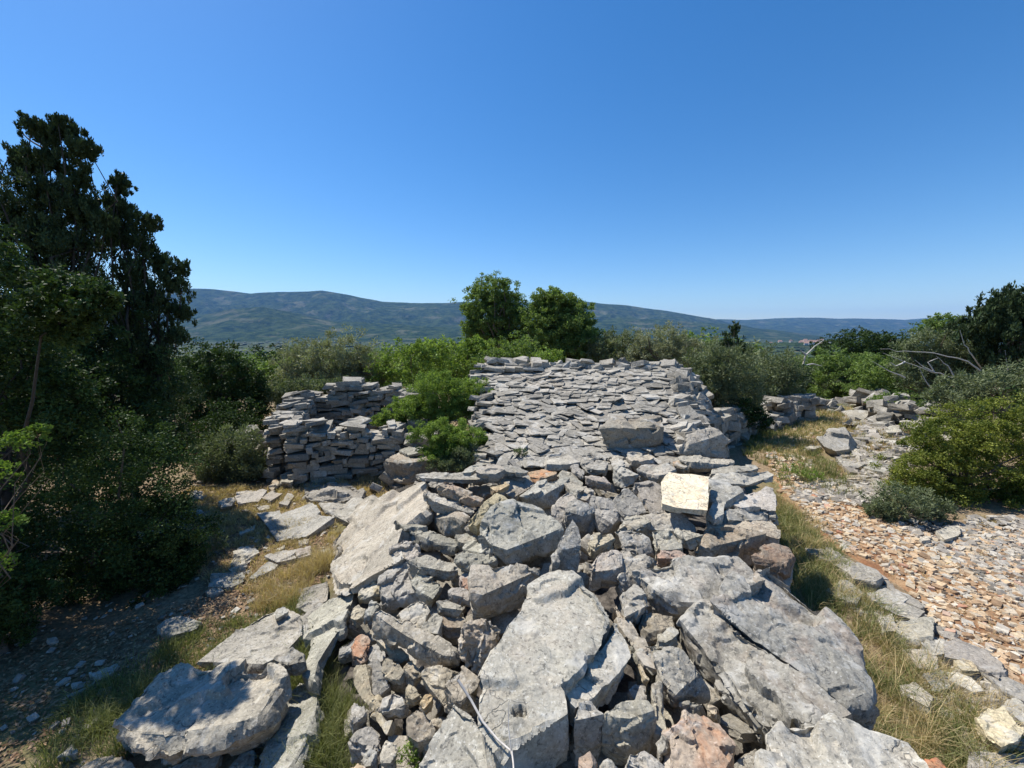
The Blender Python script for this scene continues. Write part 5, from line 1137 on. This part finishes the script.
plant('oak_tree', 'right one of the two tall oaks rising above the horizon, broad and dark', 'tree',
  [(554,303,24,14),(574,320,22,20),(540,320,24,22),(560,334,38,24),(580,350,20,26),(550,352,36,22)], 17, L_OAK, .07, 'leaf', 1.8, (560,0), .16, seed=14, limbs=24, gap=.03)
plant('green_shrub', 'green bush in front of the twin oaks at the upper edge of the slab roof', 'bush', [(518,348,24,16),(500,362,24,12),(540,360,18,10)], 12.5, L_OAK, .06, 'leaf', 1.1, (518,0), .05, seed=15)
plant('green_shrub', 'small fresh green bush directly behind the rim of the slab roof', 'bush', [(547,357,18,10),(535,365,20,8)], 11, L_BRIGHT, .05, 'leaf', 1.1, (547,0), .04, seed=16)
plant('olive_tree', 'grey green olive right of the twin oaks', 'tree', [(620,345,30,17),(602,355,18,20),(630,362,34,16)], 16, L_GREY, .06, 'spray', .9, (620,0), .1, seed=17, limbs=24)
plant('olive_tree', 'rounded grey olive above the right half of the slab roof', 'tree', [(662,341,36,15),(688,352,30,17),(650,360,34,16)], 15, L_OLIVE, .055, 'spray', .95, (662,0), .1, seed=18, limbs=24)
plant('grey_shrub', 'tall dark grey green shrub right beside the slab roof', 'shrub', [(724,366,30,26),(706,380,20,30),(738,390,26,32),(715,402,22,28)], 10, L_GREY, .045, 'spray', 1.05, (722,0), .06, seed=19, limbs=24)
plant('grey_shrub', 'grey green shrub overhanging the path wall', 'shrub', [(764,372,28,24),(750,395,22,24),(784,382,20,22),(765,402,24,14)], 12.5, L_GREY, .05, 'spray', 1.05, (762,0), .06, seed=20, limbs=20)
plant('juniper_sapling', 'thin feathery conifer top poking above the grey shrubs', 'tree', [(735,330,4,7),(728,342,6,8),(740,345,6,8),(733,358,12,12)], 14, L_JUN, .05, 'juniper', .8, (734,0), .04, seed=21, limbs=20, gap=.1)
plant('oak_bush', 'dark round bush over the wall left of the path bend', 'bush', [(790,385,16,20),(778,400,14,16),(800,375,12,12)], 15.5, L_OAKD, .07, 'leaf', 1.1, (790,0), .06, seed=22)
plant('oak_tree', 'round dark tree straight behind the far end of the path', 'tree', [(838,366,26,20),(826,384,24,20),(852,382,24,22)], 20, L_OAK, .09, 'leaf', 1.1, (838,0), .1, seed=23)
plant('oak_tree', 'dark tree crown right of the bare slanting trunk', 'tree', [(862,342,28,13),(888,343,24,12),(875,358,36,16),(835,350,24,12),(905,350,22,12)], 26, L_OAKD, .1, 'leaf', 1.1, (870,0), .14, seed=24)
plant('green_shrub', 'mid green tree right behind the dead branches', 'tree', [(880,372,28,18),(905,380,26,20),(868,390,22,16)], 17, L_OAK, .08, 'leaf', 1.05, (885,0), .08, seed=25)
plant('olive_tree', 'thin grey tree tangled with bleached dead branches at the right', 'tree', [(928,345,28,16),(945,362,30,18),(915,368,20,14),(965,350,22,16),(950,385,40,14)], 13, L_GREY, .055, 'spray', 1.2, (940,0), .1, seed=26, limbs=50, gap=.1)
plant('juniper_tree', 'dark juniper rising at the right edge above the horizon', 'tree', [(1000,312,22,12),(1025,305,30,16),(985,328,24,12),(1020,335,40,20),(1010,358,34,14),(1070,320,40,30)], 12, L_JUN, .055, 'juniper', 1.15, (1015,0), .14, seed=27, limbs=30, cl=.22)
plant('oak_tree', 'distant rounded tree showing above the horizon left of the right juniper', 'tree', [(945,322,22,8),(930,330,18,9),(960,330,22,10)], 24, L_OAK, .1, 'leaf', 1.1, (945,0), .14, seed=28)
plant('grey_shrub', 'low mixed scrub above the right hand wall', 'shrub', [(905,405,22,12),(885,402,16,10)], 12, L_OAK, .055, 'leaf', 1., (900,0), .04, seed=29)
plant('grey_shrub', 'grey scrub behind the mastic bush at the right edge', 'shrub', [(985,385,40,16),(1030,380,40,20),(950,398,25,12)], 9.5, L_GREY, .05, 'spray', 1., (990,0), .05, seed=30, limbs=24)
# --- bushes on the ruin and by the path
plant('green_shrub', 'sprawling yellow green bush on the rubble left of the slab roof', 'bush', [(440,388,30,17),(415,408,30,13),(468,394,22,16),(392,420,18,8),(458,410,28,13)], 7.9, L_BRIGHT, .028, 'leaf', 1.7, (440,0), .03, seed=31, limbs=24)
plant('green_shrub', 'green bush growing in front of the rubble beside the chest like block', 'bush', [(438,432,26,13),(462,440,28,17),(450,453,30,11),(480,450,14,14)], 6.2, L_BRIGHT, .022, 'leaf', 1.7, (455,0), .03, seed=32, limbs=24)
plant('grey_shrub', 'dull grey lower skirt of twigs at the foot of the roof beside the green bush', 'shrub', [(470,455,18,10),(452,464,24,7)], 5.9, L_GREY, .022, 'spray', 1.5, (465,0), .02, seed=33, limbs=24)
plant('mastic_bush', 'large yellow green mastic bush at the right edge beside the gravel', 'bush',
  [(950,440,38,26),(1000,425,44,30),(930,470,38,30),(985,470,50,34),(1045,450,50,50),(1020,495,44,24),(945,495,36,20)], 6.2, L_MAST, .030, 'leaf', 1.2, (975,0), .04, seed=34, limbs=24, cl=.22, hollow=.55)
plant('mastic_bush', 'low dark green bush at the front foot of the large mastic bush', 'bush', [(905,502,34,15),(885,510,22,10),(930,508,22,10)], 5.35, L_GREY, .026, 'spray', 1.2, (905,0), .02, seed=35, limbs=20)
plant('leafy_tuft', 'small leafy green tuft at the bottom edge, left of the pointed pale slab', 'plant', [(412,748,14,12),(398,756,12,12),(420,762,14,8)], 1.85, L_BRIGHT, .016, 'spray', .5, (410,0), .006, seed=36, limbs=14, zbase=.3)
plant('leafy_tuft', 'tiny green tuft growing at the foot of the slab roof', 'plant', [(520,452,9,4)], 5.5, L_GREY, .02, 'spray', .9, (520,0), .01, seed=37, limbs=8, zbase=.7)
plant('leafy_tuft', 'small green tuft at the far left of the clearing by the shade', 'plant', [(215,545,14,8)], 4.5, L_GREY, .022, 'spray', .7, (215,0), .01, seed=38, limbs=8)
plant('leafy_tuft', 'bushy weeds with pale flowers on the verge of the path', 'plant', [(795,470,14,8),(812,476,12,7),(800,484,10,5)], 6.8, L_BRIGHT, .025, 'spray', .6, (800,0), .01, seed=39, limbs=14)
plant('grey_shrub', 'dark foliage hanging over the dry stone wall behind the hut', 'shrub', [(740,412,18,16),(760,418,16,10)], 9.6, L_OAKD, .05, 'leaf', 1.1, (745,0), .03, seed=40)

# --- background shrubs, each its own object, sharing three crowns
protos = [plant('slope_shrub', 'x', 'shrub', [(760,360,20,16),(775,366,16,14),(748,370,16,12)], 24, mt, .11, st, 1., (760,0), .1, seed=50+i, limbs=10) for i, (mt, st) in enumerate(((L_OAK, 'leaf'), (L_GREY, 'spray'), (L_OAKD, 'leaf')))]
labs = ['green shrub on the slope beyond the path and ruins', 'grey green shrub on the slope beyond the path and ruins', 'dark shrub on the slope beyond the path and ruins']
rs = random.Random(12); spots = []
for k in range(120):
    Yd = rs.choice([rs.uniform(19, 30), rs.uniform(26, 60)]); u = rs.uniform(-1.25, 1.35)
    if .05 < u < .18 and Yd < 22: continue
    spots.append((u*Yd, Yd))
for k, (x, y) in enumerate(spots):
    pi = rs.randrange(3); src = protos[pi]
    if k < 3: src = protos[k]; pi = k; o = src
    else:
        o = src.copy(); COL.objects.link(o)
        for ch in src.children:
            c = ch.copy(); COL.objects.link(c); c.parent = o
    z = float(hbase(np.array(x), np.array(y))); s = rs.uniform(.75, 1.3)*(1+max(0, y-24)*.006)
    # keep crowns under the horizon line seen in the photograph
    o.location = (x, y, z-.2); o.scale = (s*1.25, s*1.25, s*rs.uniform(.7, 1.0)); o.rotation_euler.z = rs.random()*6.28
    o['label'] = labs[pi]; o['group'] = ['green shrubs on the slope', 'grey green shrubs on the slope', 'dark shrubs on the slope'][pi]

for k, (x, y) in enumerate([(-9.5, 3.2), (-11, 6), (-8.6, .6), (-12.5, 9.5), (-10, -2), (-13, 2), (11, 4.5), (12.5, 8), (10.5, 1)]):
    src = protos[2 if k % 2 else 0]; o = src.copy(); COL.objects.link(o)
    for ch in src.children:
        c = ch.copy(); COL.objects.link(c); c.parent = o
    o.location = (x, y, -.2); o.scale = (.9, .9, .75); o.rotation_euler.z = k*1.3
    o['label'] = 'outer shrub of the scrub that closes in the clearing and the path at the sides'; o['group'] = 'outer shrubs at the sides'
# --- dead wood
def branch_thing(name, label, cat, Y, lines, r0, mat=M_DEAD, base=None):
    tb = Tubes(); r = np.random.RandomState(5); P0 = None
    allp = []
    for ln in lines:
        pts = [at_y(p[0], p[1], Y+(p[2] if len(p) > 2 else 0)) for p in ln]
        allp += pts
        q = []
        for a, b in zip(pts[:-1], pts[1:]):
            for t in (0, .33, .66): q.append(a+(b-a)*t+r.normal(0, .02, 3)*np.linalg.norm(b-a))
        q.append(pts[-1]); tb.add(q, np.linspace(r0, r0*.18, len(q)), 6)
    o = np.array(min(allp, key=lambda p: p[2])); V = np.concatenate(tb.V)
    return tag(link(name, mesh_arr(name, V-o, np.concatenate(tb.F), mat, smooth=True), None, tuple(o)), label, cat)
branch_thing('dead_branch', 'bleached forked dead branches sprawling over the scrub at the right', 'branch', 11.6,
  [[(962,380),(955,378),(934,372),(905,362),(883,353)],[(982,372),(968,362),(935,353),(905,351),(880,349)],[(934,372),(925,368),(915,360)],[(980,368,.5),(972,355),(965,345),(960,330)],[(932,390),(925,380),(918,366)],[(905,378),(890,371),(872,361)],[(934,372),(928,362),(938,358)],[(1008,385,.5),(1007,370),(1005,350)],[(955,378),(948,366),(936,356)],[(905,362),(896,366),(890,362)]], .022)
branch_thing('bare_tree', 'bare slanting dead trunk standing above the bushes left of the path end', 'trunk', 18, [[(806,382),(803,366),(806,355),(815,346),(824,340)],[(803,366),(812,364),(822,366)],[(806,355),(800,350)]], .055)
slabo = [h for h in HEROOBJ if h and h['label'].startswith('great flat grey slab')][0]
hv = np.array([(v.co+slabo.location)[:] for v in slabo.data.vertices])
sp_ = []
for px_, py_, lift in ((457,680,.06),(470,700,.045),(482,722,.03),(497,740,.02),(511,752,.03),(514,778,.05)):
    zz_ = onpile(px_, py_)[2]+.1
    for _ in range(6):
        p_ = at_z(px_, py_, zz_); dd_ = np.hypot(hv[:, 0]-p_[0], hv[:, 1]-p_[1]); near = hv[dd_ < max(.03, dd_.min()+.01)]; zz_ = near[:, 2].max()+lift
    sp_.append(at_z(px_, py_, zz_))
tb_ = Tubes(); q_ = []
for a_, b_ in zip(sp_[:-1], sp_[1:]):
    for t_ in (0, .5): q_.append(a_+(b_-a_)*t_+np.random.RandomState(3).normal(0, .002, 3))
q_.append(sp_[-1]); tb_.add(q_, np.linspace(.006, .003, len(q_)), 7); tb_.add([sp_[4], sp_[4]+np.array([-.01, .05, .05]), sp_[4]+np.array([-.01, .09, .12])], [.0025, .002, .001], 5)
o_ = np.array(min(sp_, key=lambda p: p[2])); tag(link('dry_stick', mesh_arr('dry_stick', np.concatenate(tb_.V)-o_, np.concatenate(tb_.F), M_DEAD, smooth=True), None, tuple(o_)), 'thin bleached stick lying bent across the great central slab', 'stick')
branch_thing('bare_twig', 'bare twigs sticking out of the tallest juniper against the sky', 'twig', 6.6, [[(45,150),(30,140),(12,122)],[(40,165),(22,160),(8,150)]], .02, M_BARK)
print('LEAVES', NLEAF)
